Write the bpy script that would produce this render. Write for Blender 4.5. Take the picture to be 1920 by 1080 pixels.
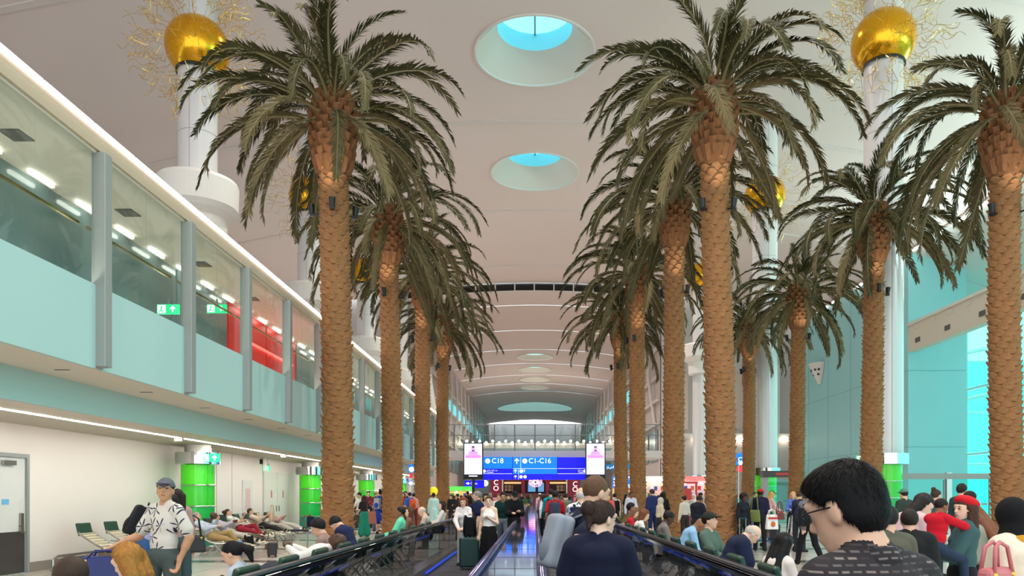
import bpy, math, random
import numpy as np
from mathutils import Matrix, Vector
from math import sin, cos, pi, radians as R

for o in list(bpy.data.objects): bpy.data.objects.remove(o)
sc = bpy.context.scene
COL = sc.collection
rnd = random.Random(7)

# ------------------------------------------------------------ camera, world, exposure
EYE, F, CX, CY = 1.62, 1400.0, 1003.0, 930.0
cd = bpy.data.cameras.new('camera'); cam = bpy.data.objects.new('camera', cd); COL.objects.link(cam)
cam.location = (0, 0, EYE); cam.rotation_euler = (pi/2, 0, 0)
cd.sensor_width = 36; cd.lens = F/1920*36
cd.shift_x = (960-CX)/1920; cd.shift_y = (CY-540)/1920
cd.clip_start = .05; cd.clip_end = 600
sc.camera = cam
sc.view_settings.view_transform = 'Standard'; sc.view_settings.look = 'None'
sc.view_settings.gamma = 1; sc.view_settings.use_curve_mapping = False
sc.view_settings.exposure = 0.1
w = bpy.data.worlds.new('World'); sc.world = w; w.use_nodes = True
bg = w.node_tree.nodes['Background']; bg.inputs[0].default_value = (.84, .95, 1, 1); bg.inputs[1].default_value = 2.0

def lamp(name, kind, loc, energy, color=(1, .93, .86), rot=(0, 0, 0), **kw):
    d = bpy.data.lights.new(name, kind); d.energy = energy; d.color = color
    for k, v in kw.items(): setattr(d, k, v)
    o = bpy.data.objects.new(name, d); o.location = loc; o.rotation_euler = rot; COL.objects.link(o)
    return o
# recessed ceiling downlights (the dark dots round the roof lights); the far hall spots are added fill light
for yy in (6, 22, 36, 51, 67, 82):
    for xx in (-6, 6.3):
        lamp('ceiling_downlight', 'SPOT', (xx, yy, 27.1), 6200, (1, .9, .84), spot_size=R(125), spot_blend=.9, shadow_soft_size=.12)
for yy in (105, 126, 147, 168):
    lamp('added_hall_fill', 'SPOT', (0, yy, 25.9), 9000, (1, .88, .84), spot_size=R(140), spot_blend=.9, shadow_soft_size=.2)
# unseen fill lamps added on gallery roof and right beam to brighten the vault
for yy in (11, 27.5, 38.5, 49.5):
    lamp('added_vault_fill', 'AREA', (-9.2, yy, 7.8), 70, (1, .88, .87), rot=(0, R(180+40), 0), shape='RECTANGLE', size=.8, size_y=7)
for yy in (21, 39, 57):
    lamp('added_vault_fill', 'AREA', (31.8, yy, 17.6), 1300, (.72, 1, .95), rot=(0, R(180-62), 0), shape='RECTANGLE', size=1.0, size_y=8)

# ------------------------------------------------------------ helpers
def P(px, py, Y): return ((px-CX)*Y/F, Y, EYE+(CY-py)*Y/F)
def PX(px, Y): return (px-CX)*Y/F
def PZ(py, Y): return EYE+(CY-py)*Y/F

MATS = {}
def srgb(c):
    return tuple(((v/255)/12.92 if v/255 <= .04045 else ((v/255+.055)/1.055)**2.4) for v in c)
def mat(name, col, rough=.5, metal=0., emit=None, es=1., var=0., vs=6., bump=0., bs=40., trans=0., alpha=1., coat=0., spec=None):
    if name in MATS: return MATS[name]
    m = bpy.data.materials.new(name); m.use_nodes = True; MATS[name] = m
    nt = m.node_tree; b = nt.nodes['Principled BSDF']
    c = srgb(col) if max(col) > 1 else tuple(col)
    b.inputs['Base Color'].default_value = (*c, 1); b.inputs['Roughness'].default_value = rough
    b.inputs['Metallic'].default_value = metal; b.inputs['Coat Weight'].default_value = coat
    if spec is not None: b.inputs['Specular IOR Level'].default_value = spec
    if trans: b.inputs['Transmission Weight'].default_value = trans
    if emit is not None:
        e = srgb(emit) if max(emit) > 1 else emit
        b.inputs['Emission Color'].default_value = (*e, 1); b.inputs['Emission Strength'].default_value = es
    tc = None
    if var or bump:
        tc = nt.nodes.new('ShaderNodeTexCoord')
    if var:
        n = nt.nodes.new('ShaderNodeTexNoise'); n.inputs['Scale'].default_value = vs; n.inputs['Detail'].default_value = 4
        nt.links.new(tc.outputs['Object'], n.inputs['Vector'])
        mx = nt.nodes.new('ShaderNodeMix'); mx.data_type = 'RGBA'
        mx.inputs[6].default_value = (*[max(0, v*(1-var)) for v in c], 1); mx.inputs[7].default_value = (*[min(1, v*(1+var)) for v in c], 1)
        nt.links.new(n.outputs['Fac'], mx.inputs[0]); nt.links.new(mx.outputs[2], b.inputs['Base Color'])
    if bump:
        n2 = nt.nodes.new('ShaderNodeTexNoise'); n2.inputs['Scale'].default_value = bs; n2.inputs['Detail'].default_value = 3
        nt.links.new(tc.outputs['Object'], n2.inputs['Vector'])
        bp = nt.nodes.new('ShaderNodeBump'); bp.inputs['Strength'].default_value = bump; bp.inputs['Distance'].default_value = .02
        nt.links.new(n2.outputs['Fac'], bp.inputs['Height']); nt.links.new(bp.outputs[0], b.inputs['Normal'])
    return m
def glassmat(name, tint, refl=.12, rough=.02):
    """clear architectural pane: tinted see-through plus a mirror share that grows at grazing angles"""
    if name in MATS: return MATS[name]
    m = bpy.data.materials.new(name); m.use_nodes = True; MATS[name] = m
    nt = m.node_tree; nt.nodes.clear()
    out = nt.nodes.new('ShaderNodeOutputMaterial'); t = nt.nodes.new('ShaderNodeBsdfTransparent'); t.inputs[0].default_value = (*tint, 1)
    g = nt.nodes.new('ShaderNodeBsdfGlossy'); g.inputs['Roughness'].default_value = rough
    fw = nt.nodes.new('ShaderNodeLayerWeight'); fw.inputs['Blend'].default_value = .5
    lw = nt.nodes.new('ShaderNodeMath'); lw.operation = 'POWER'; lw.inputs[1].default_value = 4.5; nt.links.new(fw.outputs['Facing'], lw.inputs[0])
    ad = nt.nodes.new('ShaderNodeMath'); ad.operation = 'MULTIPLY_ADD'; ad.inputs[1].default_value = .5; ad.inputs[2].default_value = refl*.6; ad.use_clamp = True
    nt.links.new(lw.outputs[0], ad.inputs[0])
    mx = nt.nodes.new('ShaderNodeMixShader'); nt.links.new(ad.outputs[0], mx.inputs[0])
    nt.links.new(t.outputs[0], mx.inputs[1]); nt.links.new(g.outputs[0], mx.inputs[2]); nt.links.new(mx.outputs[0], out.inputs[0])
    return m

class MB:
    def __init__(s): s.v = []; s.f = []; s.m = []
    def add(s, vs, fs, mi=0):
        n = len(s.v); s.v += [tuple(v) for v in vs]; s.f += [tuple(i+n for i in f) for f in fs]; s.m += [mi]*len(fs); return s
    def box(s, c, d, rot=None, mi=0, taper=1.):
        x, y, z = d[0]/2, d[1]/2, d[2]/2
        vs = [Vector((sx*x*(taper if sz > 0 else 1), sy*y*(taper if sz > 0 else 1), sz*z)) for sz in (-1, 1) for sx, sy in ((-1, -1), (1, -1), (1, 1), (-1, 1))]
        if rot is not None: vs = [rot @ v for v in vs]
        c = Vector(c); vs = [v+c for v in vs]
        return s.add(vs, [(3, 2, 1, 0), (4, 5, 6, 7), (0, 1, 5, 4), (1, 2, 6, 5), (2, 3, 7, 6), (3, 0, 4, 7)], mi)
    def box2(s, a, b, mi=0):
        return s.box([(a[i]+b[i])/2 for i in range(3)], [abs(b[i]-a[i]) for i in range(3)], mi=mi)
    def tube(s, pts, r, n=8, caps=True, mi=0, sq=1.):
        pts = [Vector(p) for p in pts]; rs = r if isinstance(r, (list, tuple)) else [r]*len(pts)
        ref = None; vs = []
        for i, p in enumerate(pts):
            t = (pts[min(i+1, len(pts)-1)]-pts[max(i-1, 0)]).normalized()
            if ref is None: ref = Vector((0, 0, 1)) if abs(t.z) < .9 else Vector((1, 0, 0))
            u = (ref-t*ref.dot(t)).normalized(); ref = u; w_ = t.cross(u)
            for k in range(n):
                a = 2*pi*k/n; vs.append(p+u*cos(a)*rs[i]*sq+w_*sin(a)*rs[i])
        fs = [(i*n+k, i*n+(k+1) % n, (i+1)*n+(k+1) % n, (i+1)*n+k) for i in range(len(pts)-1) for k in range(n)]
        if caps: fs += [tuple(range(n-1, -1, -1)), tuple((len(pts)-1)*n+k for k in range(n))]
        return s.add(vs, fs, mi)
    def lathe(s, prof, n=32, c=(0, 0, 0), mi=0, a0=0., a1=2*pi):
        full = abs(a1-a0-2*pi) < 1e-6; m = n if full else n+1; vs = []
        for r, z in prof:
            for k in range(m):
                a = a0+(a1-a0)*k/n; vs.append((c[0]+r*cos(a), c[1]+r*sin(a), c[2]+z))
        fs = []
        for i in range(len(prof)-1):
            for k in range(n):
                k2 = (k+1) % m; fs.append((i*m+k, i*m+k2, (i+1)*m+k2, (i+1)*m+k))
        return s.add(vs, fs, mi)
    def ell(s, c, r, n=12, m=8, mi=0, rot=None):
        vs = []; c = Vector(c)
        for j in range(m+1):
            t = pi*j/m
            for k in range(n):
                a = 2*pi*k/n; v = Vector((r[0]*sin(t)*cos(a), r[1]*sin(t)*sin(a), -r[2]*cos(t)))
                vs.append(c+(rot @ v if rot is not None else v))
        return s.add(vs, [(j*n+k, j*n+(k+1) % n, (j+1)*n+(k+1) % n, (j+1)*n+k) for j in range(m) for k in range(n)], mi)
    def mesh(s, name, mats, smooth=False):
        me = bpy.data.meshes.new(name); me.from_pydata(s.v, [], s.f)
        for m in (mats if isinstance(mats, (list, tuple)) else [mats]): me.materials.append(m)
        if any(s.m): me.polygons.foreach_set('material_index', s.m)
        if smooth: me.polygons.foreach_set('use_smooth', [True]*len(me.polygons))
        me.validate(); me.update(); return me
    def build(s, name, mats, parent=None, smooth=False, bevel=0.):
        o = link(name, s.mesh(name, mats, smooth), parent)
        if bevel:
            b = o.modifiers.new('bevel', 'BEVEL'); b.width = bevel; b.segments = 2; b.limit_method = 'ANGLE'
        return o
def link(name, data, parent=None, loc=None, rotz=None):
    o = bpy.data.objects.new(name, data); COL.objects.link(o)
    if parent is not None: o.parent = parent
    if loc is not None: o.location = loc
    if rotz is not None: o.rotation_euler = (0, 0, rotz)
    return o
def tag(o, label=None, cat=None, group=None, kind=None):
    if label: o['label'] = label
    if cat: o['category'] = cat
    if group: o['group'] = group
    if kind: o['kind'] = kind
    return o
def thing(name, label, cat, loc=(0, 0, 0), rotz=0., group=None, kind=None):
    o = bpy.data.objects.new(name, None); COL.objects.link(o); o.location = loc; o.rotation_euler = (0, 0, rotz); o.empty_display_size = .2
    return tag(o, label, cat, group, kind)
def kids(o): return [c for c in bpy.data.objects if c.parent == o]
def copytree(o, parent=None):
    c = o.copy(); COL.objects.link(c)
    if parent is not None: c.parent = parent
    for ch in o.children: copytree(ch, c)
    return c
def text(name, s, size, loc, m, parent=None, rot=(pi/2, 0, 0), align='LEFT', ext=.004):
    cu = bpy.data.curves.new(name, 'FONT'); cu.body = s; cu.size = size; cu.extrude = ext; cu.align_x = align; cu.align_y = 'CENTER'
    cu.materials.append(m); tmp = bpy.data.objects.new(name+'_outline', cu); COL.objects.link(tmp)
    bpy.context.view_layer.update(); me = bpy.data.meshes.new_from_object(tmp.evaluated_get(bpy.context.evaluated_depsgraph_get())); bpy.data.objects.remove(tmp); bpy.data.curves.remove(cu)
    o = link(name, me, parent); o.location = loc; o.rotation_euler = rot
    return o
# ------------------------------------------------------------ materials
M_ceil = mat('vault_panel', (232, 214, 208), .6, var=.03, vs=.5)
M_seam = mat('vault_seam', (226, 212, 206), .5)
M_dark = mat('dark_gap', (40, 38, 38), .6)
M_white = mat('white_paint', (232, 226, 218), .5, var=.02)
M_warm = mat('warm_white_wall', (244, 232, 224), .45, var=.02, vs=.8)
M_aqua = mat('pale_aqua_panel', (178, 212, 208), .38, var=.015, vs=1.)
M_teal = mat('aqua_wall', (164, 224, 228), .5, var=.03, vs=.6)  # teal tint of the daylight is put into the wall colour
M_soff = mat('soffit', (226, 214, 198), .5)
M_post = mat('grey_post', (156, 160, 156), .4, metal=.2)
M_steel = mat('steel', (190, 188, 184), .22, metal=1.)
M_chrome = mat('chrome', (225, 225, 225), .07, metal=1.)
M_black = mat('black_metal', (22, 22, 24), .4)
M_gold = mat('gold', (236, 176, 40), .2, metal=.9, bump=.25, bs=8)
M_goldw = mat('gold_wire', (226, 186, 84), .25, metal=.7)
M_col = mat('column_white', (226, 222, 220), .28, metal=.15)
M_led = mat('led_strip', (255, 240, 230), .5, emit=(1, .84, .78), es=2.6)
M_led2 = mat('led_warm', (255, 240, 220), .5, emit=(1, .92, .85), es=52)
M_ledin = mat('led_gallery', (255, 250, 240), .5, emit=(1, .95, .86), es=6)
M_lamp = mat('lamp_glow', (255, 240, 220), .5, emit=(1, .88, .7), es=14)
M_glass = glassmat('gallery_glass', (.86, .92, .9), .07)
M_clear = glassmat('clear_glass', (.9, .95, .95), .05)
M_sky = glassmat('cyan_skylight_glass', (.26, .86, .98), .02)
M_tealglass = glassmat('teal_curtain_glass', (.5, .93, .9), .04)
M_part = glassmat('aqua_partition_glass', (.62, .97, .93), .06)
M_inner = mat('gallery_inner_wall', (112, 132, 134), .12, var=.25, vs=.7, coat=.5)
M_red = mat('red_shop', (200, 30, 30), .4, emit=(200, 30, 28), es=.35)
M_redled = mat('red_led', (255, 60, 50), .4, emit=(1, .12, .1), es=3)
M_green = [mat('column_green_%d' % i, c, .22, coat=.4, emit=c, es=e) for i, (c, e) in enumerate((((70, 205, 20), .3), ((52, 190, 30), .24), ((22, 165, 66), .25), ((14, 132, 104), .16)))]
M_exit = mat('exit_green', (10, 170, 90), .4, emit=(.02, .75, .3), es=1.2)
M_exitw = mat('exit_white', (230, 255, 240), .4, emit=(.7, 1, .85), es=1.5)
M_blue = mat('sign_blue', (0, 90, 220), .4, emit=(0, .2, 1), es=.95)
M_blued = mat('sign_deep_blue', (10, 10, 220), .4, emit=(.004, .004, .72), es=1.)
M_sw = mat('sign_white', (245, 250, 255), .4, emit=(.9, .95, 1), es=1.0)
M_maroon = mat('maroon_board', (120, 20, 40), .4, emit=(120, 16, 36), es=.12)
M_leather = mat('green_leather', (22, 62, 46), .35, bump=.2, bs=60)
M_slat = mat('lounger_slat', (214, 200, 172), .4)

# floor: pale polished stone with faint tile joints
def floor_mat():
    m = bpy.data.materials.new('polished_stone'); m.use_nodes = True; nt = m.node_tree; b = nt.nodes['Principled BSDF']
    tc = nt.nodes.new('ShaderNodeTexCoord'); br = nt.nodes.new('ShaderNodeTexBrick'); br.offset = 0
    br.inputs['Scale'].default_value = 1; br.inputs['Brick Width'].default_value = .9; br.inputs['Row Height'].default_value = .9; br.inputs['Mortar Size'].default_value = .004
    br.inputs['Color1'].default_value = (*srgb((228, 218, 206)), 1); br.inputs['Color2'].default_value = (*srgb((216, 206, 194)), 1); br.inputs['Mortar'].default_value = (*srgb((150, 140, 130)), 1)
    nt.links.new(tc.outputs['Object'], br.inputs['Vector']); nt.links.new(br.outputs['Color'], b.inputs['Base Color'])
    b.inputs['Roughness'].default_value = .12
    return m
M_floor = floor_mat()
M_band = mat('dark_stone_band', (96, 92, 92), .12, var=.15, vs=3)

def far(o, s=1.5):
    """the vault and all that hangs on it: half as large again, about eye height"""
    l = o.location.copy(); o.location = (l.x*s, l.y*s, EYE+(l.z-EYE)*s); o.scale = (s, s, s); return o
def struct(o): o['kind'] = 'structure'; return o
# ------------------------------------------------------------ floor
fl = struct(MB().add([(-34, -13, 0), (70, -13, 0), (70, 262, 0), (-34, 262, 0)], [(0, 1, 2, 3)]).build('floor', M_floor)); fl['label'] = 'pale polished stone concourse floor'
def floor_band(x0, x1, y, d=.55):
    MB().add([(x0, y, .004), (x1, y, .004), (x1, y+d, .004), (x0, y+d, .004)], [(0, 1, 2, 3)]).build('dark_band', M_band, fl)
for yy in (9.6, 13.8, 18.2, 22.6, 27, 32, 38, 46):
    floor_band(-10.6, -2.7, yy); floor_band(2.3, 21.5, yy)

# ------------------------------------------------------------ ceiling
def VZ(x): return 19.02-x*x/160
def VF(x): return 18.5-x*x/120
ceil = thing('ceiling', 'vaulted pale pink-grey ceiling of wide panels above the concourse', None, kind='structure'); far(ceil)
def strip(mb, x0, x1, y0, y1, zf, n):
    for i in range(n):
        a = x0+(x1-x0)*i/n; b = x0+(x1-x0)*(i+1)/n
        mb.add([(a, y0, zf(a)), (b, y0, zf(b)), (b, y1, zf(b)), (a, y1, zf(a))], [(3, 2, 1, 0)])
def hole_patch(mb, hx, y0, y1, cy, r, zf, n=48):
    vs = []; fs = []
    for k in range(n):
        a = 2*pi*k/n; c, s = cos(a), sin(a)
        t = min(hx/abs(c) if abs(c) > 1e-9 else 1e9, ((y1-cy) if s > 0 else (cy-y0))/abs(s) if abs(s) > 1e-9 else 1e9)
        for rr in (r, t): vs.append((rr*c, cy+rr*s, zf(rr*c)))
    corners = []
    for k in range(n):
        k2 = (k+1) % n; fs.append((2*k, 2*k2, 2*k2+1, 2*k+1))
    # exact corners so that the patch meets its neighbours
    for sx in (-1, 1):
        for yv in (y0, y1):
            best = min(range(n), key=lambda k: abs(vs[2*k+1][0]-sx*hx)+abs(vs[2*k+1][1]-yv)); vs[2*best+1] = (sx*hx, yv, zf(hx))
    mb.add(vs, fs)
def skylight(cy, r, zf, glass, h=.95, k=.63, name_label=None, mull=True):
    z0 = zf(0)
    t = thing('round_skylight', name_label, 'skylight', (0, cy, 0), 0, 'round roof skylights'); far(t)
    mb = MB()
    n = 64; vs = []; fs = []
    for i in range(n):
        a = 2*pi*i/n; c, s = cos(a), sin(a)
        vs += [(r*c, r*s, zf(r*c)), (r*k*c, r*k*s, z0+h)]
    for i in range(n):
        j = (i+1) % n; fs.append((2*i, 2*j, 2*j+1, 2*i+1))
    mb.add(vs, fs); mb.build('splayed_cone', mat('skylight_cone', (232, 226, 214), .35), t, smooth=True)
    rim = MB(); vs = []; fs = []
    for i in range(n):
        a = 2*pi*i/n; c, s = cos(a), sin(a)
        for rr, dz in ((r-.02, .03), (r-.02, -.06), (r+.06, -.06), (r+.06, .02)): vs.append((rr*c, rr*s, zf(rr*c)+dz))
    for i in range(n):
        j = (i+1) % n
        for q in range(3): fs.append((4*i+q, 4*j+q, 4*j+q+1, 4*i+q+1))
    rim.add(vs, fs); rim.build('rim', M_white, t, smooth=False)
    MB().lathe([(r*k, z0+h), (r*k, z0+h+.7)], 64).build('drum', mat('skylight_drum', (170, 232, 240), .4), t, smooth=True)
    g = MB(); g.lathe([(.001, z0+h+.7), (r*k, z0+h+.7)], 48); gl = g.build('glazing', glass, t)
    if mull:
        MB().box((0, 0, z0+h+.66), (.07, 2*r*k, .07)).build('mullion', M_post, gl)
        MB().box((0, 0, z0+h+.66), (2*r*k, .05, .05)).build('mullion', M_post, gl)
    for sgn in (1, -1):
        for q in (0.55, 1.25):
            a = sgn*q; MB().tube([(r*1.0*sin(a), -r*cos(a), zf(r*sin(a))), (r*k*sin(a), -r*k*cos(a), z0+h)], .012, 4).build('cone_joint', M_post, t)
    return t
seams = [-8.5, 2.3, 13.1, 23.9, 34.7, 45.5, 56.3, 61]
sk = {0: None, 1: 7.7, 2: 18.5, 3: 29.3, 4: 40.1}
for i in range(len(seams)-1):
    y0, y1 = seams[i]+.03, seams[i+1]-.03; mb = MB()
    strip(mb, -21, -4, y0, y1, VZ, 14); strip(mb, 4, 30, y0, y1, VZ, 20)
    if 1 <= i <= 4: hole_patch(mb, 4, y0, y1, sk[i], 2.33, VZ)
    else: strip(mb, -4, 4, y0, y1, VZ, 8)
    mb.build('ceiling_panel', M_ceil, ceil, smooth=True)
for s_ in seams[1:-1]:
    mb = MB(); n = 40
    for i in range(n):
        a = -21+51*i/n; b = -21+51*(i+1)/n
        mb.add([(a, s_-.14, VZ(a)-.05), (b, s_-.14, VZ(b)-.05), (b, s_+.14, VZ(b)-.05), (a, s_+.14, VZ(a)-.05),
                (a, s_-.14, VZ(a)+.05), (b, s_-.14, VZ(b)+.05), (b, s_+.14, VZ(b)+.05), (a, s_+.14, VZ(a)+.05)], [(3, 2, 1, 0), (0, 1, 5, 4), (2, 3, 7, 6)])
    mb.build('seam_cover', M_seam, ceil)
skl = {1: 'round cyan skylight overhead, nearest to the viewer of all', 2: 'round cyan skylight just above the frame, before the large one in view', 3: 'large round cyan skylight with splayed white cone at top centre', 4: 'second round cyan skylight, smaller, below the large one at top centre'}
for i in (1, 2, 3, 4): skylight(sk[i], 2.33, VZ, M_sky, name_label=skl[i])
# roof void above: opaque upstand so that only the skylights let daylight in
# ventilation grille band where the ceiling steps down
vg = thing('ventilation_grille', 'dark slotted ventilation grille band across the ceiling step', 'vent', (0, 61, 0)); far(vg)
n = 14
for i in range(n):
    a = -11.2+1.6*i; b = a+1.5; mb = MB()
    for q in range(5):
        zz = .06+.1*q
        mb.add([(a, 0, VZ(a)-zz-.05), (b, 0, VZ(b)-zz-.05), (b, .08, VZ(b)-zz), (a, .08, VZ(a)-zz)], [(0, 1, 2, 3)])
    mb.add([(a, .1, VZ(a)-.62), (b, .1, VZ(b)-.62), (b, .1, VZ(b)+.02), (a, .1, VZ(a)+.02)], [(0, 1, 2, 3)])
    mb.build('slot_panel', mat('vent_dark', (58, 50, 46), .6), vg)
    MB().box((b+.05, .02, VZ(b)-.3), (.1, .12, .62)).build('divider', M_seam, vg)
mb = MB()
for i in range(24):
    a = -11.4+22.8*i/24; b = -11.4+22.8*(i+1)/24
    mb.add([(a, -.02, VZ(a)-.7), (b, -.02, VZ(b)-.7), (b, -.02, VZ(b)-.6), (a, -.02, VZ(a)-.6), (a, .4, VZ(a)-.7), (b, .4, VZ(b)-.7)], [(0, 1, 2, 3), (0, 4, 5, 1)])
mb.build('lower_lip', M_seam, vg)
# far hall ceiling
fs_ = [61.1, 66, 76, 86, 95, 104, 112, 120]
fsk = {3: 90.5, 4: 99.5, 5: 108, 6: 116}
fl2 = ['first of the far pale ceiling discs, just past the vent grille', 'second of the far pale ceiling discs down the hall', 'third of the far pale ceiling discs down the hall', 'fourth and last small far ceiling disc before the big cyan oculus']
for i in range(len(fs_)-1):
    y0, y1 = fs_[i]+.05, fs_[i+1]-.05; mb = MB()
    strip(mb, -11, -3.3, y0, y1, VF, 6); strip(mb, 3.3, 11, y0, y1, VF, 6)
    if i in fsk: hole_patch(mb, 3.3, y0, y1, fsk[i], 2.2, VF)
    else: strip(mb, -3.3, 3.3, y0, y1, VF, 6)
    mb.build('ceiling_panel', M_ceil, ceil, smooth=True)
    if i: 
        mb = MB(); strip(mb, -11, 11, fs_[i]-.06, fs_[i]+.06, lambda x: VF(x)+.05, 16); mb.build('dark_joint', M_dark, ceil)
M_fglass = mat('lit_pale_skylight', (250, 240, 225), .5, emit=(1, .92, .8), es=2.5)
for j, i in enumerate(fsk): skylight(fsk[i], 2.2, VF, M_fglass, h=.5, k=.7, name_label=fl2[j], mull=False)
mb = MB(); strip(mb, -11, -8, 120, 165, VF, 3); strip(mb, 8, 11, 120, 165, VF, 3); hole_patch(mb, 8, 120, 165, 141, 7.0, VF); mb.build('ceiling_panel', M_ceil, ceil, smooth=True)
skylight(141, 7.0, VF, glassmat('bright_cyan_glass', (.5, .97, 1), .02), h=1.6, k=.9, name_label='wide cyan oculus at the far end of the hall', mull=True)

# ------------------------------------------------------------ left side: wall, gallery
wl = struct(MB().box2((-11.0, -8, 0), (-10.8, 60, 3.12)).build('wall_left', M_warm)); wl['label'] = 'warm white lower wall below the gallery'
bb = struct(MB().box2((-10.8, -8, 0), (-10.77, 60, .2)).build('baseboard_left', mat('stone_skirting', (150, 138, 128), .25)))
# panel joints, notices, doors on the wall
for yy in (14.9, 25.3, 26.6, 29.6, 30.1):
    MB().box2((-10.805, yy, .2), (-10.79, yy+.015, 3.1)).build('panel_joint', mat('joint_grey', (170, 160, 152), .5), wl)
so = struct(thing('gallery_soffit', 'stepped beige soffit under the glazed gallery', None))
MB().box2((-11, -8, 3.12), (-8.25, 60, 3.2)).build('lower_soffit', M_soff, so)
MB().box2((-8.25, -8, 3.12), (-8.15, 60, 3.65)).build('fascia', M_aqua, so)
MB().box2((-8.25, -8, 3.65), (-7.06, 60, 3.715)).build('upper_soffit', M_soff, so)
for k in range(9): MB().box((-7.6, 9.4+2.6*k, 3.648), (.24, .05, .006)).build('air_slot', M_dark, so)
for k in range(5):
    y0 = 3.2+8*k+.06; MB().box2((-9.19, y0, 3.11), (-9.11, y0+7.88, 3.119)).build('led_tube', M_led2, so)
    MB().box((-9.15, y0-.06, 3.08), (.2, .1, .1)).build('detector', M_soff, so)
MB().box2((-9.19, 43.3, 3.11), (-9.11, 59, 3.119)).build('led_tube', M_led2, so)
ga = struct(thing('gallery_front', 'glazed upper gallery front with aqua parapet panels and grey posts', None))
for k in range(17):
    y0 = 9+3*k
    MB().box((-6.96, y0, 5.4), (.22, .2, 3.42)).build('post', M_post, ga, bevel=.008)
    a, b = y0-3+.1, y0-.1
    MB().box2((-7.06, a, 3.65), (-7.0, b, 4.99)).build('parapet_panel', M_aqua, ga)
    for q in range(2):
        p0 = a+(b-a)*q/2+.008; p1 = a+(b-a)*(q+1)/2-.008
        MB().box2((-7.04, p0, 4.99), (-7.025, p1, 7.09)).build('glass_pane', M_glass, ga)
    MB().box2((-7.3, a, 5.96), (-7.26, b, 6.0)).build('handrail', mat('brass_rail', (206, 180, 120), .2, metal=1.), ga)
gb = struct(thing('gallery_roof_beam', 'white roof edge beam of the gallery with pink-white LED line', None))
MB().box2((-14, 0, 7.09), (-7.0, 60, 7.13)).build('gallery_ceiling', M_soff, gb)
MB().box2((-7.3, 0, 7.13), (-6.95, 60, 7.42)).build('edge_beam', mat('beam_beige', (190, 172, 148), .5), gb)
MB().box2((-33, 0, 7.42), (-6.98, 60, 7.5)).build('roof_slab', mat('roof_grey', (170, 162, 158), .6), gb)
for k in range(42):
    y0 = 8.1+1.2*k+.02
    MB().box2((-6.96, y0, 7.39), (-6.9, y0+1.16, 7.475)).build('led_segment', M_led, gb)
for k in range(36):
    y0 = 8.6+1.3*k
    MB().box2((-8.5, y0, 7.03), (-8.44, y0+.62, 7.088)).build('led_segment', M_ledin, gb)
for yy in (11.3, 14.4, 17.6, 20.7): MB().box((-7.85, yy, 7.08), (.32, .36, .02)).build('air_vent', mat('vent_grey', (96, 92, 88), .6), gb)
for k in range(12): lamp('added_gallery_fill', 'POINT', (-7.5, 7.5+4*k, 4.5), 80, (1, .92, .82), shadow_soft_size=.15)  # added point fill, hidden behind the parapet, to brighten the gallery ceiling
wi = struct(thing('wall_gallery_inner', 'dark glossy inner wall of the gallery', None))
for k in range(17):
    a = 6.05+3*k
    m_ = M_inner if not (20.5 < a < 27) else M_red
    MB().box2((-8.72, a, 3.75), (-8.64, a+2.9, 7.09)).build('wall_panel', m_, wi)
MB().box((-8.6, 24.5, 6.25), (.05, 4, .06)).build('red_light_line', M_redled, wi)
MB().box2((-8.63, 0, 3.74), (-7.08, 60, 3.8)).build('gallery_floor', M_soff, wi)
wu = struct(MB().box2((-21.2, -8, 7.4), (-21, 61, 17.5)).build('wall_left_upper', M_ceil)); far(wu)

def exit_sign(loc, rotz, label, wall=False, s=1.):
    t = thing('exit_sign', label, 'exit sign', loc, rotz, 'green exit signs')
    MB().box((0, 0, 0), (.46*s, .05, .2*s)).build('light_box', M_exit, t)
    MB().box((-.13*s, -.027, 0), (.17*s, .005, .17*s)).build('white_field', M_exitw, t)
    a = MB(); a.box((.1*s, -.028, -.02*s), (.03*s, .005, .09*s)); a.add([(.03*s, -.03, 0), (.17*s, -.03, 0), (.1*s, -.03, .075*s)], [(0, 1, 2)]); a.build('arrow', M_exitw, t)
    MB().ell((-.13*s, -.03, .045*s), (.018*s, .004, .018*s), 8, 6).tube([(-.13*s, -.03, .03*s), (-.145*s, -.03, -.02*s), (-.18*s, -.03, -.06*s)], .012*s, 5).tube([(-.145*s, -.03, -.02*s), (-.1*s, -.03, -.06*s)], .012*s, 5).build('running_figure', M_exit, t)
    MB().box((0, 0, .16*s), (.03, .03, .14*s)).build('hanger', M_post, t)
    return t
exit_sign((*P(316, 580, 15.6)[:1], 15.6, PZ(580, 15.6)), 0, 'green exit sign inside the gallery, left of the two, beside the second post')
exit_sign((PX(407, 17.6), 17.6, PZ(579, 17.6)), 0, 'green exit sign inside the gallery, right of the two, between posts')

# doors on the left wall
def wall_door(n, y0, y1, h, label):
    t = thing('door_%d' % n, label, None, (-10.78, (y0+y1)/2, 0), 0, kind='structure'); wd = y1-y0
    MB().box((0, 0, h/2), (.05, wd, h)).build('door_leaf', mat('door_white', (220, 218, 214), .35), t)
    MB().box((.03, 0, .45), (.01, wd*.96, .86)).build('kick_plate', mat('kick_steel', (92, 90, 90), .25, metal=.7), t)
    for s_ in (-1, 1): MB().box((.02, s_*(wd/2+.04), h/2), (.1, .08, h)).build('jamb', M_post, t)
    MB().box((.02, 0, h+.04), (.1, wd+.16, .08)).build('head_trim', M_post, t)
    MB().box((.06, wd*.1, h-.12), (.08, .36, .09)).build('door_closer', M_steel, t)
    MB().box((.05, wd*.4, 1.05), (.03, .09, .42)).build('push_plate', M_steel, t)
    MB().tube([(.09, wd*.4, 1.0), (.09, wd*.4-.14, 1.0)], .012, 6).build('door_handle', M_steel, t)
    MB().box((.03, wd*.06, 1.5), (.008, .2, .11)).build('notice', mat('notice_blue', (110, 180, 225), .5), t)
    return t
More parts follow.
